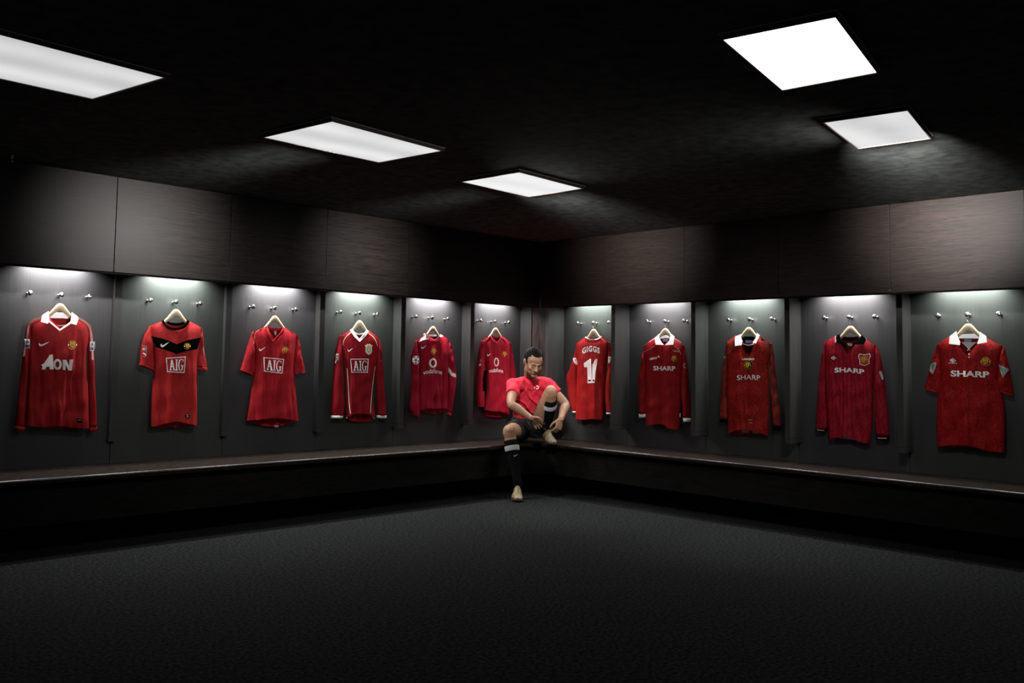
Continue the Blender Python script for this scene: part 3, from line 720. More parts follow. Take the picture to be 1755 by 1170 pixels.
s.decal('sleeve_badge', [([(98,405),(128,408),(122,475),(88,505)], 'print'), (ell(104,464,15,18,10), 'blue'), ([(100,410),(126,412),(124,440),(100,440)], 'grey')]); s.decal('sleeve_badge', [(ell(572,480,4,7,8), 'blue')])
hanger(s, (348,55), 2)
# ---------------- 5: ball badge
s = Shirt(0, (695,560,7.3125), cloth('crimson_jersey_ball', (0.3036,0.00528,0.0198), (0.3564,0.00792,0.0264)), 'crimson long-sleeved shirt with white shoulder panel and ball badge on the sleeve', seed=5)
s.start((343,110))
s.body([(175,1040),(170,800),(172,560),(165,420),(150,300),(140,170)], [(520,1030),(525,800),(525,560),(530,440),(535,300),(530,160)], [(185,1040),(270,1020),(350,1022),(440,1020),(520,1030)],
       [(140,170),(250,78),(285,130),(345,158),(405,135),(430,85),(530,160)], [(140,170),(250,78),(290,105),(345,110),(400,105),(430,85),(530,160)], [(178,1045),(270,1085),(350,1098),(440,1092),(520,1040)])
s.sleeve([((128,190),(160,230)),((100,310),(160,330)),((80,450),(165,470)),((80,650),(170,680)),((75,850),(175,880)),((60,1010),(180,1050)),((95,1110),(160,1140))], .05, s.mt, A=1.8)
s.sleeve([((525,190),(548,180)),((530,300),(590,290)),((530,450),(622,470)),((535,600),(640,620)),((540,780),(618,800)),((530,950),(590,980)),((525,1110),(570,1130))], .05, s.mt, A=1.8)
s.finish_front()
M['red5'] = s.mt
s.decal('shoulder_panel', [([(225,82),(248,80),(265,100),(290,155),(230,165),(165,190),(200,130)], 'white')]); s.decal('shoulder_panel', [([(430,88),(448,96),(472,118),(440,128),(412,128)], 'white')])
s.slab('collar', [dict(p=stroke(crom([(285,103),(340,110),(405,105)], 12), 22), y=.010)], 'white', label='white inner collar')
s.slab('neck_trim', [dict(p=stroke(crom([(256,78),(275,125),(310,155),(350,165),(395,150),(418,120),(424,90)], 16), 7), y=-.022)], 'dkred')
swoosh(s, (195,228,262,278)); crest(s, 344, 306, 36, 44)
o5 = ell(342,452,38,50,28); s.decal('sponsor_print', [(strokem(o5+[o5[0]], 22), 'print'), ([(330,395),(360,392),(352,412)], 'print'), (text('vodafone', (220,545,456,602), .012, arc=22, slant=-4), 'print')], label='white horseshoe emblem over lettering')
s.decal('sleeve_badge', [(ell(130,415,44,54,28), 'print'), (ell(130,415,13,16,5), 'black')]+[(ell(130+30*math.cos(a), 415+36*math.sin(a), 9, 11, 5), 'black') for a in [math.radians(18+72*k) for k in range(5)]], label='white round badge with a football')
s.decal('elbow_patch', [([(540,508),(552,515),(582,570),(630,588),(632,632),(590,620),(552,598),(540,560)], 'white')], label='white elbow stripe')
hanger(s, (343,0-8), 1)
# ---------------- 6: partly behind the player
s = Shirt(0, (695,560,7.3125), cloth('crimson_jersey_horseshoe', (0.2772,0.00396,0.01848), (0.3234,0.00792,0.02376)), 'crimson long-sleeved shirt with a black sleeve panel, partly behind the seated player', seed=6, D=.036)
s.start((1130,130))
s.body([(985,1040),(1015,800),(1010,560),(985,420),(970,300),(962,165)], [(1300,1100),(1310,850),(1310,600),(1305,450),(1315,300),(1312,200)], [(985,1040),(1090,1050),(1130,1042),(1240,1060),(1300,1075)],
       [(962,165),(1060,108),(1080,150),(1138,200),(1190,155),(1215,120),(1312,200)], [(962,165),(1060,108),(1100,128),(1138,135),(1185,130),(1215,120),(1312,200)], [(985,1060),(1040,1140),(1130,1150),(1240,1145),(1300,1110)])
s.sleeve([((950,185),(985,230)),((925,310),(990,330)),((905,480),(990,500)),((900,700),(985,720)),((905,900),(985,920)),((915,1000),(980,1008))], .05, s.mt)
s.sleeve([((1300,220),(1325,215)),((1305,330),(1345,330)),((1305,480),(1365,480)),((1310,700),(1385,700)),((1300,900),(1370,900)),((1300,1010),(1360,1010))], .05, s.mt)
s.finish_front(); M['red6'] = s.mt
s.slab('collar', [dict(p=stroke(crom([(1062,110),(1078,145),(1110,185),(1138,203),(1170,180),(1200,145),(1212,122)], 14), 10), y=-.020), dict(p=stroke(crom([(1070,118),(1110,130),(1138,134),(1180,130),(1210,122)], 12), 18), y=.010)], 'red6')
s.decal('shoulder_panel', [([(1058,120),(1075,140),(1015,188),(1010,186)], 'black')]); s.decal('shoulder_panel', [([(1208,140),(1222,150),(1265,210),(1240,190)], 'black')])
s.decal('sleeve_panel', [([(985,545),(1015,545),(1012,640),(1018,805),(970,805),(968,640)], 'black'), ], label='black sleeve panel')
s.decal('sleeve_badge', [(text('16', (930,400,952,440), .02), 'grey'), (text('8', (932,455,950,490), .02), 'print')])
swoosh(s, (1022,325,1070,370)); crest(s, 1228, 342, 31, 40)
o6 = ell(1138,440,24,48,26); s.decal('sponsor_print', [(strokem(o6+[o6[0]], 15), 'print'), (text('vodafone', (1045,528,1222,580), .012, arc=14), 'print')], label='white horseshoe emblem over lettering')
hanger(s, (1128,10), 0)
# ---------------- 7: GIGGS 11
s = Shirt(1, (970,550,6.689), cloth('red_jersey_eleven', (0.2772,0.00528,0.00924), (0.3432,0.0132,0.0099)), 'long-sleeved red shirt hung back to front, with GIGGS and number 11', seed=7)
s.start((318,165))
s.body([(120,1120),(125,850),(130,620),(135,480),(125,370),(118,262)], [(425,1130),(440,850),(455,620),(470,480),(485,370),(488,245)], [(120,1120),(230,1128),(330,1120),(425,1130)],
       [(118,262),(225,185),(262,205),(312,212),(365,205),(402,178),(488,245)], [(118,262),(225,185),(270,196),(312,200),(360,194),(402,178),(488,245)], [(120,1125),(230,1132),(330,1132),(425,1134)])
s.sleeve([((112,285),(135,310)),((85,420),(138,440)),((45,540),(130,580)),((5,650),(120,680)),((30,850),(120,870)),((78,1052),(125,1050))], .03, M['white'])
s.sleeve([((480,270),(500,255)),((480,400),(520,380)),((475,520),(528,500)),((460,700),(532,700)),((455,880),(532,880)),((465,1066),(532,1070))], .03, M['white'])
s.finish_front()
s.slab('collar', [dict(p=stroke(crom([(222,182),(260,205),(312,212),(365,204),(405,176)], 14), 8), y=-.018)], 'white', label='thin white neck trim')
s.decal('name_print', [(text('GIGGS', (188,312,388,380), .035, arc=28, slant=-4, space=1.15), 'print')], label='white surname')
one = [(205,485),(275,432),(290,435),(296,710),(250,712),(245,528),(212,530)]
s.decal('number_print', [(one, 'print'), ([(302,500),(345,432),(362,435),(358,500),(330,708),(300,710)], 'print'), ([(258,672),(288,672),(288,690),(258,690)], 'black'), ([(308,672),(328,672),(326,690),(308,690)], 'black')], label='white number 11')
s.decal('sleeve_badge', [([(80,425),(120,420),(128,500),(112,502),(92,470)], 'print'), (ell(104,445,9,10,7), 'grey')]); s.decal('sleeve_badge', [([(483,405),(525,410),(505,480),(485,478)], 'print'), (ell(500,435,9,12,7), 'grey')])
hanger(s, (318,92), 0)
# ---------------- 8: white cuffs SHARP
s = Shirt(1, (1085,560,6.324), cloth('red_jersey_cuffs', (0.2376,0.00396,0.00792), (0.297,0.00792,0.01056)), 'long-sleeved red shirt with big white collar, white cuffs and SHARP print', seed=8)
s.start((350,110))
s.body([(140,1070),(140,800),(140,560),(140,420),(120,300),(118,205)], [(500,1118),(515,850),(520,600),(530,440),(545,320),(545,190)], [(140,1070),(240,1060),(330,1052),(420,1100),(500,1118)],
       [(118,205),(240,115),(280,160),(342,205),(400,160),(445,120),(545,190)], [(118,205),(240,115),(300,128),(350,132),(400,128),(445,120),(545,190)], [(140,1080),(240,1082),(330,1085),(420,1110),(500,1118)])
s.sleeve([((112,225),(140,250)),((90,350),(140,400)),((70,480),(140,540)),((55,640),(142,680)),((60,800),(142,820)),((65,985),(140,980))], .07, M['white'], A=1.8)
s.sleeve([((535,225),(555,215)),((530,350),(572,330)),((525,500),(590,490)),((525,700),(600,700)),((535,850),(615,850)),((545,1030),(622,1028))], .07, M['white'])
s.finish_front()
s.slab('collar', [dict(p=[(232,120),(285,72),(280,110),(300,160),(330,195),(245,192)], y=-.024), dict(p=[(402,72),(448,105),(436,192),(345,197),(390,150),(404,110)], y=-.024), dict(p=[(285,110),(350,90),(404,110),(404,126),(350,120),(285,128)], y=.012)], 'white', label='large white collar')
s.slab('neck_label', [dict(p=[(322,132),(378,132),(376,160),(324,160)], y=.004)], 'lblue'); s.decal('placket', [(strokem([(340,195),(342,300),(355,345)], 5), 'dkred')])
for pts in ([(235,125),(170,165),(120,205)], [(450,125),(510,160),(545,200)]): s.decal('shoulder_piping', [(strokem(pts, 7), 'line')])
for pts in ([(235,205),(180,240),(110,280)], [(440,200),(490,235),(520,300)]): s.decal('raglan_seam', [(strokem(pts, 4), 'line')])
s.decal('maker_mark', [(text('UMBRO', (178,330,262,354), .03, slant=-16), 'print'), (ell(278,322,9,11,10), 'print')])
crest(s, 452, 345, 32, 42); s.decal('chest_inscription', [(text('Treble 99', (428,250,505,272), .02, slant=8), 'line')])
s.decal('sponsor_print', [(text('SHARP', (222,424,460,474), .022, slant=4), 'print')], label='white SHARP lettering'); s.decal('sleeve_badge', [(strokem(ell(566,420,18,24,14,60,300), 7), 'grey')]); s.slab('side_tag', [dict(p=[(506,935),(514,935),(510,975),(504,975)], y=-.012)], 'white')
hanger(s, (350,15), 1)
# ---------------- 9: centred crest
s = Shirt(1, (1225,550,5.708), cloth('red_jersey_centred', (0.2904,0.0066,0.0066), (0.3432,0.0198,0.0099), wave=(9,14,(.20,.006,.006))), 'long-sleeved mottled red shirt with centred round crest and SHARP print', seed=9)
mott = cloth('mottled_red_sleeve', (0.1056,0.0066,0.00792), (0.3036,0.033,0.0198), (12,12,8), 2)
s.start((333,150))
s.body([(132,1105),(125,850),(120,600),(128,450),(115,320),(112,205)], [(528,1120),(535,850),(530,600),(525,450),(540,330),(545,215)], [(132,1085),(240,1042),(330,1040),(430,1050),(528,1090)],
       [(112,205),(225,135),(260,200),(330,325),(395,210),(430,150),(545,215)], [(112,205),(225,135),(280,165),(333,175),(390,165),(430,150),(545,215)], [(132,1108),(240,1112),(330,1114),(430,1116),(528,1120)])
s.sleeve([((105,230),(135,260)),((92,360),(130,400)),((75,480),(122,540)),((60,680),(120,700)),((48,850),(125,860)),((50,990),(122,985))], .05, M['black'], mt=mott)
s.sleeve([((535,240),(558,235)),((530,380),(578,370)),((535,520),(590,510)),((550,700),(610,700)),((560,880),(635,880)),((575,1068),(642,1066))], .05, M['black'], mt=mott)
s.finish_front()
s.slab('collar', [dict(p=[(195,190),(200,150),(258,128),(255,165),(270,200),(262,235),(198,245)], y=-.024), dict(p=[(412,118),(440,140),(402,220),(368,210),(400,165)], y=-.024)], 'white', label='white collar')
s.slab('collar_inside', [dict(p=[(255,165),(300,150),(370,150),(400,165),(375,190),(280,190)], y=.012)], 'black'); s.slab('neck_label', [dict(p=[(298,188),(362,188),(360,215),(300,215)], y=.004)], 'lblue')
s.decal('neck_insert', [([(285,238),(325,255),(385,235),(345,330),(328,330)], 'black')]); s.decal('hanging_loop', [(strokem([(275,222),(330,236),(385,222)], 7), 'cream')])
M['mott'] = mott
s.decal('shoulder_panel', [([(120,205),(195,165),(198,245),(150,330),(128,345)], 'mott')]); s.decal('shoulder_panel', [([(442,158),(538,215),(540,330),(510,340),(480,230)], 'mott')])
s.decal('maker_mark', [(text('UMBRO', (270,362,388,382), .035), 'print')]); crest(s, 329, 432, 34, 38, 'centred')
s.decal('sponsor_print', [(text('SHARP', (218,532,446,580), .006, arc=8), 'print')], label='thin white SHARP lettering'); s.decal('hem_print', [(text('Umbro', (332,960,372,972), .02), 'line'), (text('1996', (335,990,370,1002), .02), 'line')])
s.decal('sleeve_badge', [([(88,348),(105,345),(92,375)], 'print')]); s.slab('hem_tag', [dict(p=[(265,1070),(335,1072),(335,1090),(262,1092)], y=.006), dict(p=[(372,1065),(420,1062),(428,1098),(370,1096)], y=.006)], 'grey')
hanger(s, (333,60), 2)
# ---------------- 10: black collar
s = Shirt(1, (1390,550,5.32), cloth('crimson_jersey_black_collar', (0.264,0.00396,0.01452), (0.3168,0.00792,0.0198), wave=(11,8,(.18,.003,.010))), 'long-sleeved crimson shirt with black collar, black cuffs and shield crest', seed=10)
s.start((360,140))
s.body([(170,1075),(150,850),(135,620),(130,450),(125,320),(125,195)], [(538,1120),(560,900),(570,680),(575,480),(590,350),(588,222)], [(180,1058),(280,1040),(360,1035),(450,1075),(530,1100)],
       [(125,195),(235,130),(280,195),(348,295),(420,210),(480,150),(588,222)], [(125,195),(235,130),(290,160),(360,168),(430,160),(480,150),(588,222)], [(170,1078),(280,1090),(360,1090),(450,1105),(538,1122)])
s.sleeve([((115,215),(145,245)),((85,380),(135,420)),((70,560),(135,600)),((55,750),(140,770)),((48,900),(150,910)),((45,1002),(138,1004))], .07, M['black'])
s.sleeve([((575,250),(600,240)),((575,380),(640,360)),((575,560),(668,540)),((575,750),(690,740)),((580,920),(705,920)),((600,1076),(708,1080))], .07, M['black'])
s.finish_front()
s.slab('collar', [dict(p=[(222,135),(262,120),(268,160),(310,190),(348,280),(290,215),(235,192)], y=-.024), dict(p=[(458,125),(502,165),(480,212),(400,215),(348,282),(385,200),(440,170)], y=-.024), dict(p=[(262,130),(320,145),(400,145),(460,130),(440,170),(360,185),(285,170)], y=.012)], 'black', label='black collar')
s.slab('collar_stripe', [dict(p=[(220,135),(230,135),(228,192),(218,196)], y=-.027), dict(p=[(494,158),(504,162),(484,215),(474,210)], y=-.027)], 'white')
s.slab('neck_label', [dict(p=[(330,198),(375,204),(372,228),(336,226)], y=.002)], 'cream')
umbro(s, (175,322,238,362)); crest(s, 488, 352, 36, 38, 'shield')
s.decal('sponsor_print', [(text('SHARP', (214,434,486,478), .03, arc=8, slant=16), 'print')], label='white SHARP lettering'); s.decal('sleeve_badge', [([(618,455),(648,460),(662,530),(650,540),(628,490)], 'grey')])
s.slab('back_hem_label', [dict(p=[(220,1045),(300,1038),(370,1050),(488,1070),(482,1094),(350,1078),(222,1060)], y=.006)], 'grey')
for r_ in ([(48,992),(136,996)], [(600,1064),(704,1068)]): s.decal('cuff_stripe', [(strokem([(r_[0][0]+6,r_[0][1]),(r_[1][0]-4,r_[1][1])], 7), 'line')])
hanger(s, (360,45), 3)
# ---------------- 11: short sleeves SHARP
s = Shirt(1, (1580,550,4.976), cloth('bright_red_jersey', (0.3168,0.00528,0.0066), (0.396,0.0132,0.0099), wave=(13,16,(.20,.003,.006))), 'short-sleeved bright red shirt with white collar and SHARP print', seed=11)
s.start((395,110))
s.body([(130,1070),(125,850),(135,620),(160,480),(150,320),(135,195)], [(705,1122),(710,850),(690,600),(650,480),(670,330),(690,215)], [(130,1070),(280,1055),(420,1062),(560,1100),(705,1122)],
       [(135,195),(240,130),(320,205),(400,300),(475,205),(545,140),(690,215)], [(135,195),(240,130),(320,150),(395,155),(475,150),(545,140),(690,215)], [(130,1076),(280,1082),(420,1088),(560,1115),(705,1124)])
s.sleeve([((120,220),(160,250)),((85,330),(165,360)),((60,420),(170,460)),((30,530),(170,570)),((28,580),(150,620))], .09, s.mt, open_end=True)
s.sleeve([((670,240),(705,240)),((655,340),(728,330)),((645,440),(750,430)),((635,540),(768,550)),((640,590),(778,650))], .09, s.mt, open_end=True)
s.finish_front(); M['red11'] = s.mt
s.slab('collar', [dict(p=[(236,130),(292,86),(302,130),(325,180),(322,205),(232,194)], y=-.024), dict(p=[(492,92),(548,130),(554,182),(470,195),(490,140)], y=-.024), dict(p=[(300,128),(350,112),(440,108),(494,128),(490,148),(395,146),(304,148)], y=.012)], 'white', label='white collar')
s.slab('neck_label', [dict(p=[(360,154),(422,156),(418,180),(362,178)], y=.006)], 'lblue'); s.slab('collar_lining', [dict(p=[(335,178),(465,180),(400,240)], y=.002)], 'white')
s.decal('laces', [(strokem([(390,230),(412,250)], 6), 'print'), (strokem([(412,226),(388,252)], 6), 'print'), (ell(403,282,6,9,8), 'print'), (ell(403,308,5,6,8), 'print')])
umbro(s, (230,318,300,362), 'umbro', 4); crest(s, 547, 345, 44, 42)
s.decal('sponsor_print', [(text('SHARP', (246,425,576,478), .034, slant=10), 'print')], label='white bold SHARP lettering')
s.decal('sleeve_badge', [([(72,360),(124,352),(118,395),(92,450),(66,425)], 'grey'), ([(80,372),(108,368),(100,410),(80,415)], 'green')]); s.decal('sleeve_badge', [([(648,366),(742,408),(690,485)], 'grey'), ([(668,395),(722,415),(690,460)], 'green')])
hanger(s, (395,22), 4)

# ================================================================= seated player
def J(x, y, z): return CAM+ray(x, y)*z
TC = Vector((-FWD.x, -FWD.y, 0)).normalized(); RH = Vector((RIGHT.x, RIGHT.y, 0)).normalized(); UP = Vector((0,0,1))
PR = empty('person', J(905, 757, 8.45)); tag(PR, 'seated man in red t-shirt, black shorts and socks, lacing his boot in the corner', 'person')
PI = Matrix.Translation(-PR.location)
def vox(name, bm, size, m_, smooth=2, disp=None, parent=None, factor=.5):
    bmesh.ops.recalc_face_normals(bm, faces=bm.faces)
    me = bpy.data.meshes.new('t'); bm.to_mesh(me); bm.free()
    o = bpy.data.objects.new('t', me); COL.objects.link(o)
    r = o.modifiers.new('r', 'REMESH'); r.mode = 'VOXEL'; r.voxel_size = size
    sm = o.modifiers.new('s', 'SMOOTH'); sm.factor = factor; sm.iterations = smooth
    dg = bpy.context.evaluated_depsgraph_get(); m2 = bpy.data.meshes.new_from_object(o.evaluated_get(dg)); bpy.data.objects.remove(o)
    m2.name = name
    if disp:
        ns = [v.normal.copy() for v in m2.vertices]
        for v, n in zip(m2.vertices, ns): v.co += n*disp(v.co, n)
    m2.transform(PI)
    o = link(name, m2, m_, parent or PR, True); return o
def pmesh(name, bm, m_, parent=None, smooth=True):
    return obj(name, bm, m_, parent or PR, smooth, mw=PI)
skin = mat('skin', (.21,.105,.065), .52, spec=.3); skin.node_tree.nodes['Principled BSDF'].inputs['Subsurface Weight'].default_value = .0
vary(skin, (.33,.18,.115), (1,1,1), 95, 9, .30, .70, bump=.2)
M['hair'] = vary(mat('dark_hair', (.002,.0015,.0015), .7, spec=.08), (.009,.007,.006), (1,1,1), 90, 4, bump=.6)
M['shirt'] = vary(mat('coral_red_tee', (.46,.016,.034), .8, spec=.12), (.55,.026,.048), (1,1,1), 60, 4, bump=.08)
M['shorts'] = vary(mat('black_shorts', (.006,.006,.007), .7, spec=.2), (.012,.012,.013), (1,1,1), 40, 4)
M['sock'] = vary(mat('black_sock', (.003,.003,.003), .95, spec=.03), (.006,.006,.006), (1,1,1), 200, 2, bump=.2)
M['band'] = mat('grey_white_band', (.30,.30,.31), .9)
M['boot'] = vary(mat('cream_gold_boot', (.085,.064,.034), .45), (.25,.20,.12), (1,1,1), 60, 4)
M['bootdark'] = mat('boot_brown', (.05,.03,.015), .5); M['lace'] = mat('lace', (.30,.20,.10), .7); M['stud'] = mat('stud', (.5,.5,.48), .35)
# ---- joints
hipL, hipR = J(894,735,8.52), J(918,735,8.53)
kneL, ankL = J(873,740,8.08), J(887,826,7.95)
kneR, ankR = J(944,672,8.20), J(937.5,738,8.42)
pel, wai, che, nkb = J(906,732,8.56), J(908,712,8.57), J(909,682,8.46), J(909,652,8.34)
shL, shR = J(880,660,8.30), J(937,659,8.34)
elL, wrL = J(876,692,8.06), J(910,716.5,8.04)
elR, wrR = J(969,692,8.28), J(961,719,8.12)
HC = J(914.5,621,8.14)            # head centre
# head frame: looks down towards the boot
pt, yw = math.radians(27), math.radians(14)
hf = (TC*math.cos(yw)+RH*math.sin(yw))*math.cos(pt)-UP*math.sin(pt); hf.normalize()
hx = (RH*math.cos(yw)-TC*math.sin(yw)); hx = (hx+UP*-.05).normalized(); hz = hx.cross(-hf).normalized()
if hz.z < 0: hz = -hz
HM = Matrix((hx, hf, hz)).transposed()
def hp(x, y, z): return HC+HM @ Vector((x, y, z))
KS = 1.04
def hel(bm, c, r, n=20, k=14): ellipsoid(bm, hp(*[a*KS for a in c]), [a*KS for a in r], HM, n, k)
def hcap(bm, a, b, r): tube(bm, [hp(*[t*KS for t in a]), hp(*[t*KS for t in b])], [x*KS for x in r], n=10)
B = bmesh.new()
hel(B, (0,-.018,.036), (.074,.094,.084)); hel(B, (0,.022,-.012), (.062,.066,.082)); hel(B, (0,.026,-.066), (.050,.050,.040)); hel(B, (0,.064,-.096), (.021,.017,.016))
hel(B, (0,.05,.045), (.056,.036,.045))
hcap(B, (-.036,.076,.017), (-.008,.085,.014), (.010,.010)); hcap(B, (.036,.076,.017), (.008,.085,.014), (.010,.010))
hcap(B, (0,.082,.012), (0,.106,-.030), (.0075,.0105)); hel(B, (-.012,.092,-.033), (.008,.010,.007)); hel(B, (.012,.092,-.033), (.008,.010,.007))
for sx in (-1, 1):
    hel(B, (sx*.037,.060,-.022), (.020,.018,.017)); hel(B, (sx*.077,-.006,-.004), (.0065,.018,.031), 14, 10); hel(B, (sx*.083,-.014,.006), (.006,.014,.020), 12, 8)
    hel(B, (sx*.030,.070,-.003), (.014,.012,.0085), 14, 8); hel(B, (sx*.045,.006,-.058), (.012,.034,.028))
hcap(B, (-.018,.082,-.056), (.018,.082,-.056), (.0055,.0055)); hcap(B, (-.016,.080,-.067), (.016,.080,-.067), (.0062,.0062)); hel(B, (0,.075,-.062), (.026,.012,.018))
tube(B, [hp(0,-.030,-.03), hp(0,-.038,-.085), nkb+UP*.035, nkb-UP*.03], [.058,.057,.060,.062], n=18)
# trunk under the shirt
tube(B, [pel, wai, che, nkb], [(.145,.09),(.135,.085),(.145,.085),(.095,.045)], side=RH, n=22, sub=3)
def shoulder(a): ellipsoid(B, a, (.062,.062,.058))
shoulder(shL); shoulder(shR)
def seg(bm, pts, rad, **k): tube(bm, pts, rad, sub=4, n=16, **k)
seg(B, [shL, shL.lerp(elL,.45), elL, elL.lerp(wrL,.3), elL.lerp(wrL,.75), wrL], [.052,.047,.038,.041,.030,.025])
seg(B, [shR, shR.lerp(elR,.45), elR, elR.lerp(wrR,.3), elR.lerp(wrR,.75), wrR], [.052,.047,.038,.041,.030,.025])
seg(B, [hipL, hipL.lerp(kneL,.55), hipL.lerp(kneL,.88), kneL+UP*.002, kneL.lerp(ankL,.14)], [.088,.080,.064,.060,.052])
ellipsoid(B, kneL+UP*.010+TC*.012, (.053,.053,.055))
seg(B, [kneL.lerp(ankL,.10), kneL.lerp(ankL,.32), kneL.lerp(ankL,.7), ankL], [.053,.057,.038,.034])
seg(B, [hipR, hipR.lerp(kneR,.5), hipR.lerp(kneR,.88), kneR, kneR.lerp(ankR,.14)], [.088,.076,.062,.058,.052])
ellipsoid(B, kneR+UP*.012+TC*.008, (.054,.054,.052))
seg(B, [kneR.lerp(ankR,.10), kneR.lerp(ankR,.32), kneR.lerp(ankR,.7), ankR], [.053,.056,.038,.034])
# ---- hands
def hand(bm, w, d, s, n, curls, thumb, L=.092, rr=.0083):
    """w wrist, d towards the knuckles, s towards the thumb, n out of the back of the hand"""
    d = d.normalized(); s = (s-d*s.dot(d)).normalized(); n = (n-d*n.dot(d)-s*n.dot(s)).normalized()
    mx = Matrix((s, n, d)).transposed()
    tube(bm, [w-d*.015, w+d*.02, w+d*L*.55, w+d*L*.92], [(.026,.020),(.030,.018),(.040,.016),(.041,.013)], side=s, n=18, sub=2)
    offs = (.030,.011,-.009,-.028); lens = (.072,.080,.075,.058)
    for k in range(4):
        base = w+d*(L*(.92,.97,.94,.86)[k])+s*offs[k]*1.05; dd = (d+s*(.06,.02,-.025,-.07)[k]).normalized()
        pts = [base-dd*.02, base]; ang = 0; p = base
        for fr, c in zip((.46,.30,.24), curls[k]):
            ang += c; v = (dd*math.cos(ang)-n*math.sin(ang)); p = p+v*lens[k]*fr; pts.append(p)
        tube(bm, pts, [rr*1.15,rr*1.12,rr*1.05,rr*.98,rr*.82], n=10)
    t0 = w+d*.022+s*.026-n*.004
    t1 = t0+(d*.62+s*.62-n*thumb).normalized()*.038; t2 = t1+(d*.9+s*.18-n*thumb*1.2).normalized()*.030; t3 = t2+(d*.95-s*.12-n*thumb*1.2).normalized()*.024
    tube(bm, [t0-d*.01,t0,t1,t2,t3], [.015,.015,.0115,.0105,.0085], n=10)
dL = (J(925,731,8.15)-wrL).normalized()
hand(B, wrL, dL, (UP*.75+RH*.45+TC*.3), (TC*.55+UP*.8-RH*.1), ((.05,.16,.10),(.08,.18,.12),(.12,.22,.14),(.18,.28,.18)), .30, rr=.0094)
dR = (J(957,733,8.10)-wrR).normalized()
hand(B, wrR, dR, (-RH*.75+TC*.55), (TC*.75+RH*.55), ((.55,.75,.4),(.60,.8,.45),(.65,.85,.5),(.7,.85,.5)), .45)
# creases and knuckles stay soft; the body is one skin
body = vox('body', B, .0046, skin, 5)
# stubble is part of the skin colour
me = body.data; ca = me.color_attributes.new('stubble', 'FLOAT_COLOR', 'POINT')
for i, v in enumerate(me.vertices):
    q = HM.transposed() @ (v.co+PR.location-HC)/KS
    f = 0
    if q.y > .0 and q.z < -.035 and q.z > -.13: f = min(1, (-.035-q.z)/.02)*min(1, max(0,(q.y+.0)/.02))
    if abs(q.x) > .05 and -.08 < q.z < .02 and .0 < q.y < .045: f = max(f, .6)
    ca.data[i].color = (f, f, f, 1)
nt = skin.node_tree; bs = nt.nodes['Principled BSDF']; at = nt.nodes.new('ShaderNodeVertexColor'); at.layer_name = 'stubble'
mx = nt.nodes.new('ShaderNodeMix'); mx.data_type = 'RGBA'; src = bs.inputs['Base Color'].links[0].from_socket
mu = nt.nodes.new('ShaderNodeMath'); mu.operation = 'MULTIPLY'; mu.inputs[1].default_value = .55
nt.links.new(at.outputs['Color'], mu.inputs[0]); nt.links.new(mu.outputs[0], mx.inputs[0]); nt.links.new(src, mx.inputs[6]); mx.inputs[7].default_value = (.10,.065,.05,1); nt.links.new(mx.outputs[2], bs.inputs['Base Color'])
# ---- hair, brows, eyes
bm = bmesh.new()
bmesh.ops.create_uvsphere(bm, u_segments=110, v_segments=70, radius=1)
dele = []
for v in bm.verts:
    x, y, z = v.co; px_, py_, pz_ = x*.0785, y*.100-.018, z*.090+.036
    lim = .062 if py_ > .02 else (.062-(.02-py_)*1.35)
    lim += (.028*math.exp(-((abs(px_)-.042)/.016)**2) if py_ > .0 else 0)      # receding temples
    lim -= .012*math.exp(-(px_/.018)**2) if py_ > .02 else 0
    if py_ < -.03: lim = max(lim, -.055)
    if abs(px_) > .062 and -.012 < py_ < .022: lim = min(lim, -.005)
    if pz_ < lim: dele.append(v)
    nn = noise.noise(Vector((x*9, y*9, z*9)))*.0045+noise.noise(Vector((x*26, y*20, z*26)))*.003
    k = 1+nn/.085
    v.co = hp(px_*KS*k, py_*KS*k, (pz_-.036)*k*KS+.036*KS)
bmesh.ops.delete(bm, geom=dele, context='VERTS')
bmesh.ops.recalc_face_normals(bm, faces=bm.faces)
geo = bmesh.ops.solidify(bm, geom=list(bm.faces), thickness=.006)
pmesh('hair', bm, M['hair'])
for sx in (-1, 1):
    bm = bmesh.new(); tube(bm, [hp(sx*.010,.0975,.019), hp(sx*.026,.0955,.025), hp(sx*.044,.082,.020)], [(.0030,.0045),(.0034,.005),(.002,.003)], n=8, sub=3); pmesh('eyebrow', bm, M['hair'])
    bm = bmesh.new(); tube(bm, [hp(sx*.018,.0850,-.0085), hp(sx*.031,.0865,-.0115), hp(sx*.044,.0785,-.008)], [.0012,.0019,.0010], n=6, sub=3); pmesh('eyelashes', bm, M['hair'])
bm = bmesh.new(); tube(bm, [hp(-.020,.0905,-.0635), hp(0,.0925,-.0625), hp(.020,.0905,-.0635)], [.0012,.0016,.0012], n=6, sub=2)
pmesh('mouth_line', bm, mat('mouth', (.12,.035,.03), .6))
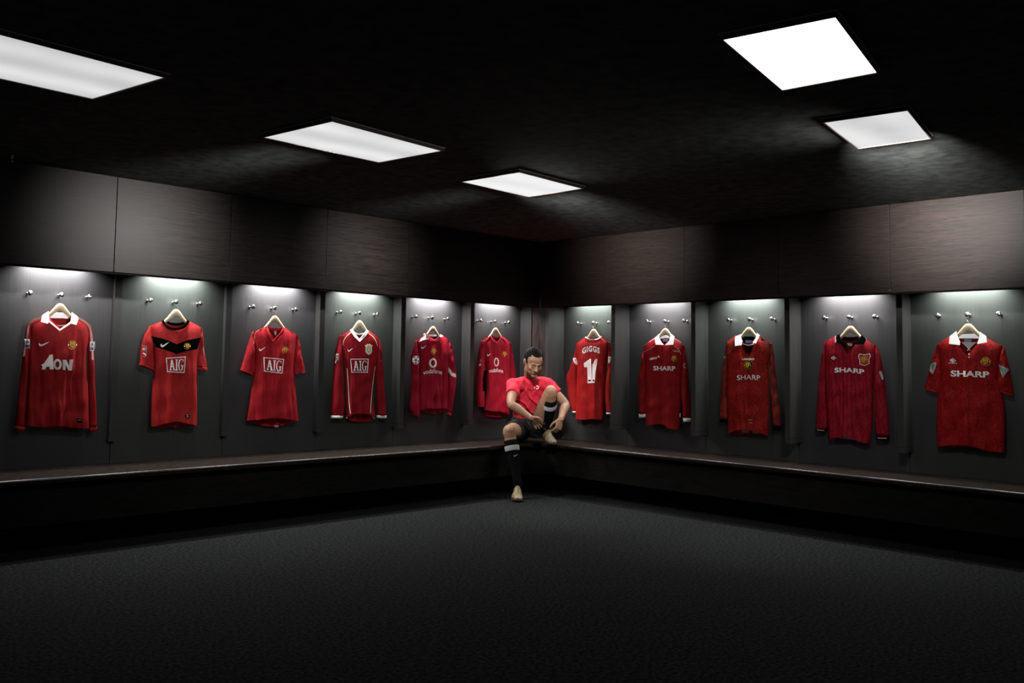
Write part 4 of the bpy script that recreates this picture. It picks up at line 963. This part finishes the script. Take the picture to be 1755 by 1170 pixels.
# ---- t-shirt
T = bmesh.new()
tube(T, [wai-UP*.055, wai+UP*.0, wai.lerp(che,.5), che, che.lerp(nkb,.62), nkb+UP*.0, nkb+UP*.028], [(.158,.108),(.160,.108),(.166,.112),(.178,.120),(.165,.102),(.090,.078),(.069,.064)], side=RH, n=32, sub=4, cap='flat')
for sh, el, sx in ((shL, elL, -1), (shR, elR, 1)):
    ellipsoid(T, sh+UP*.002, (.068,.070,.066))
    a = sh.lerp(el, .50); tube(T, [nkb.lerp(sh,.45)-UP*.012, sh, sh.lerp(el,.25), a], [.066,.064,.063,.063], n=20, sub=3, cap='flat')
def tdisp(co, n):
    u = (co-che).dot(RH); v = (co-che).z; w_ = (co-che).dot(TC)
    d = 0
    # swags from the left shoulder across the chest, pull lines at the waist
    a = u*.75+v*.9
    rg = 1-abs(math.sin(a*26+u*u*30+noise.noise(co*6)*2.2)); d += .024*rg*rg*rg*max(0, min(1, (.13-v)/.12))*max(0, n.dot(TC))
    rg = 1-abs(math.sin((u*.9-v*.55)*34+noise.noise(co*5+Vector((4,0,0)))*2)); d += .010*rg*rg*max(0, n.dot(TC))
    d += noise.noise(Vector((u*12-v*8, v*16+u*8, w_*9)))*.009
    d += noise.noise(Vector((u*40, v*34, w_*34)))*.004
    r = (co-che-UP*.1).length
    return d*.9
shirt = vox('t_shirt', T, .0065, M['shirt'], 3, tdisp)
# neck opening
ring = [nkb+UP*(.018+.020*math.sin(math.radians(-a)))+RH*.074*math.cos(math.radians(a))+TC*(.068*math.sin(math.radians(a))) for a in range(0, 361, 20)]
# print on the chest, mostly lost in the folds
bb = bmesh.new(); bb.from_mesh(shirt.data); tb = BVHTree.FromBMesh(bb); bb.free()
def chest(name, polys, m_):
    T = bmesh.new()
    for pl in polys:
        vs = []
        for x, y in pl:
            o_ = CAM-PR.location; h = tb.ray_cast(o_, ray(x, y).normalized()); q = h[0] if h[0] is not None else J(x, y, 8.2)-PR.location
            vs.append(T.verts.new(q+TC*.0025))
        for i in range(1, len(vs)-1):
            try: T.faces.new((vs[0], vs[i], vs[i+1]))
            except ValueError: pass
    obj(name, T, m_, shirt, recalc=False)
def band(pts, wd):
    P = stroke(pts, wd); n = len(P); return [[P[i], P[i+1], P[n-2-i], P[n-1-i]] for i in range(n//2-1)]
chest('chest_print', band(ell(920.5,663.5,2.6,2.6,10,-120,120), 1.0)+band([(916,662.5),(916.4,665)], .8), M['print'])
chest('chest_dark_print', band(crom([(905,667.5),(911,668.2),(916,668),(921,668.6),(927,664)], 12), .7), M['black'])  # thin dark stroke of the chest print
# ---- shorts
T = bmesh.new()
tube(T, [wai-UP*.035, pel+UP*.01, pel-UP*.055], [(.165,.122),(.180,.135),(.175,.125)], side=RH, n=28, sub=3, cap='flat')
a = hipL.lerp(kneL, .66); b = hipR.lerp(kneR, .40)
tube(T, [hipL, hipL.lerp(kneL,.35), a], [.105,.100,(.098,.090)], side=RH, n=24, sub=4, cap='flat')
tube(T, [hipR, hipR.lerp(kneR,.25), b], [.115,.110,(.105,.110)], side=RH, n=24, sub=4, cap='flat')
def sdisp(co, n): return noise.noise(Vector((co.x*14, co.y*14, co.z*9)))*.010+noise.noise(co*32)*.003
vox('shorts', T, .007, M['shorts'], 2, sdisp)
# ---- socks
def sock(kn, an, side_):
    T = bmesh.new(); ax = (an-kn)
    P = lambda t: kn+ax*t
    tube(T, [P(.17), P(.30), P(.48), P(.75), P(.93), P(1.0), P(1.10)], [.0605,.0645,.056,.043,.040,.040,.036], n=28, sub=4, cap='flat')
    s_ = pmesh('sock', T, M['sock'])
    T = bmesh.new(); tube(T, [P(.285), P(.30), P(.37), P(.385)], [.0655,.0667,.0655,.0640], n=28, sub=3, cap='flat'); pmesh('sock_band', T, M['band'], s_)
    T = bmesh.new(); c = P(.46)+TC*.060+RH*.018; pts = [Vector((x, y, 0)) for x, y in SW]
    d = [c+RH*(x-.5)*.034+UP*(.5-y)*.018 for x, y in SW]; F_ = [T.verts.new(p+TC*.004) for p in d]; G_ = [T.verts.new(p-TC*.012) for p in d]
    for t in tessellate_polygon([pts]): T.faces.new([F_[i] for i in t]); T.faces.new([G_[i] for i in reversed(t)])
    for i in range(len(F_)): T.faces.new((F_[i], F_[(i+1)%len(F_)], G_[(i+1)%len(F_)], G_[i]))
    if side_ < 0: pmesh('sock_mark', T, M['band'], s_, False)
    else: T.free()
sock(kneL, ankL, -1); sock(kneR, ankR, 1)
# ---- boots
def boot(an, sole_z, fdir, pitch=0.):
    f = Vector((fdir.x, fdir.y, 0)).normalized(); s_ = Vector((f.y, -f.x, 0))
    U = UP
    if pitch: f = (f*math.cos(pitch)-UP*math.sin(pitch)); U = s_.cross(f); U = U if U.z > 0 else -U
    heel = Vector((an.x, an.y, sole_z+.020))-f*.055
    # sections: distance, half width, height, centre shift
    sec = [(-.012,.018,.035,0),(.0,.030,.062,0),(.03,.036,.085,0),(.065,.037,.105,0),(.10,.036,.098,.001),(.13,.039,.078,.003),(.165,.045,.060,.005),(.20,.048,.047,.005),(.235,.044,.038,.002),(.262,.032,.030,-.002),(.276,.014,.020,-.004)]
    sec = crom(sec, 40)
    T = bmesh.new(); R = []
    for d, hw, h, sh in sec:
        ringv = []
        for k in range(24):
            a = 2*math.pi*k/24; co, si = math.cos(a), math.sin(a)
            x = hw*(abs(co)**.8)*(1 if co > 0 else -1); z = h*.42+ (h*.58*abs(si)**.9 if si > 0 else -h*.42*abs(si)**.45)
            if si > 0: x *= (1-.35*si*min(1,h/.09))
            ringv.append(T.verts.new(heel+f*d+s_*(x+sh)+U*z))
        R.append(ringv)
    for A, B_ in zip(R, R[1:]):
        for k in range(24): T.faces.new((A[k], A[(k+1)%24], B_[(k+1)%24], B_[k]))
    T.faces.new(R[0][::-1]); T.faces.new(R[-1])
    root = pmesh('boot', T, M['boot'])
    T = bmesh.new(); R = []
    for d, hw, h, sh in crom(sec[::4]+[sec[-1]], 24):
        R.append([T.verts.new(heel+f*d+s_*(x*(hw+.002)+sh)+U*z) for x, z in ((-1,.004),(-1.0,-.005),(-.6,-.008),(.6,-.008),(1,-.005),(1,.004))])
    for A, B_ in zip(R, R[1:]):
        for k in range(6): T.faces.new((A[k], A[(k+1)%6], B_[(k+1)%6], B_[k]))
    T.faces.new(R[0]); T.faces.new(R[-1][::-1]); pmesh('sole', T, M['bootdark'], root, False)
    for d, x in ((.02,-.02),(.02,.02),(.05,-.022),(.05,.022),(.17,-.032),(.17,.034),(.205,-.034),(.205,.036),(.24,-.02),(.24,.022)):
        T = bmesh.new(); p = heel+f*d+s_*x-U*.006; tube(T, [p, p-U*.013], [.0065,.0045], n=10, cap='flat'); pmesh('stud', T, M['stud'], root)
    T = bmesh.new()
    def top(d):
        for a, b_ in zip(sec, sec[1:]):
            if a[0] <= d <= b_[0]: t = (d-a[0])/(b_[0]-a[0]); return a[2]+(b_[2]-a[2])*t
        return .05
    for i in range(6):
        d = .088+i*.018; h = top(d); w_ = .019-.001*i; e = .006 if i % 2 else -.006
        tube(T, [heel+f*(d-e)-s_*w_+U*(h-.006), heel+f*d+U*(h+.003), heel+f*(d+e)+s_*w_+U*(h-.006)], [.0022]*3, n=6, sub=3)
    lo_ = pmesh('laces', T, M['lace'], root)
    T = bmesh.new(); h = top(.07)
    tube(T, [heel+f*.03+U*(.088), heel+f*.06+U*(h+.006), heel+f*.085+U*(h+.004)], [(.030,.006),(.026,.005),(.020,.004)], side=s_, n=12, sub=3); pmesh('tongue', T, M['boot'], root)
    for sg in (-1, 1):  # side flashes
        T = bmesh.new(); tube(T, [heel+f*.11+s_*sg*.026+U*.062, heel+f*.10+s_*sg*.0375+U*.040, heel+f*.085+s_*sg*.039+U*.016], [(.004,.0015)]*3, n=6, sub=3); pmesh('side_flash', T, M['bootdark'], root)
    return root
boot(Vector((ankL.x, ankL.y, 0)), .001, TC-RH*.05)
boot(ankR, (ZF+BZ)*S+.012, TC*.95+RH*.16, .10)
# short ends of lace held in the fingers
bm = bmesh.new(); tp = J(938,737,8.20)
tube(bm, [tp, J(935,735,8.12), J(932,734,8.07)], [.0018]*3, n=6, sub=4); tube(bm, [tp, J(945,734,8.15), J(950,733,8.10)], [.0018]*3, n=6, sub=4); pmesh('lace_ends', bm, M['lace'])
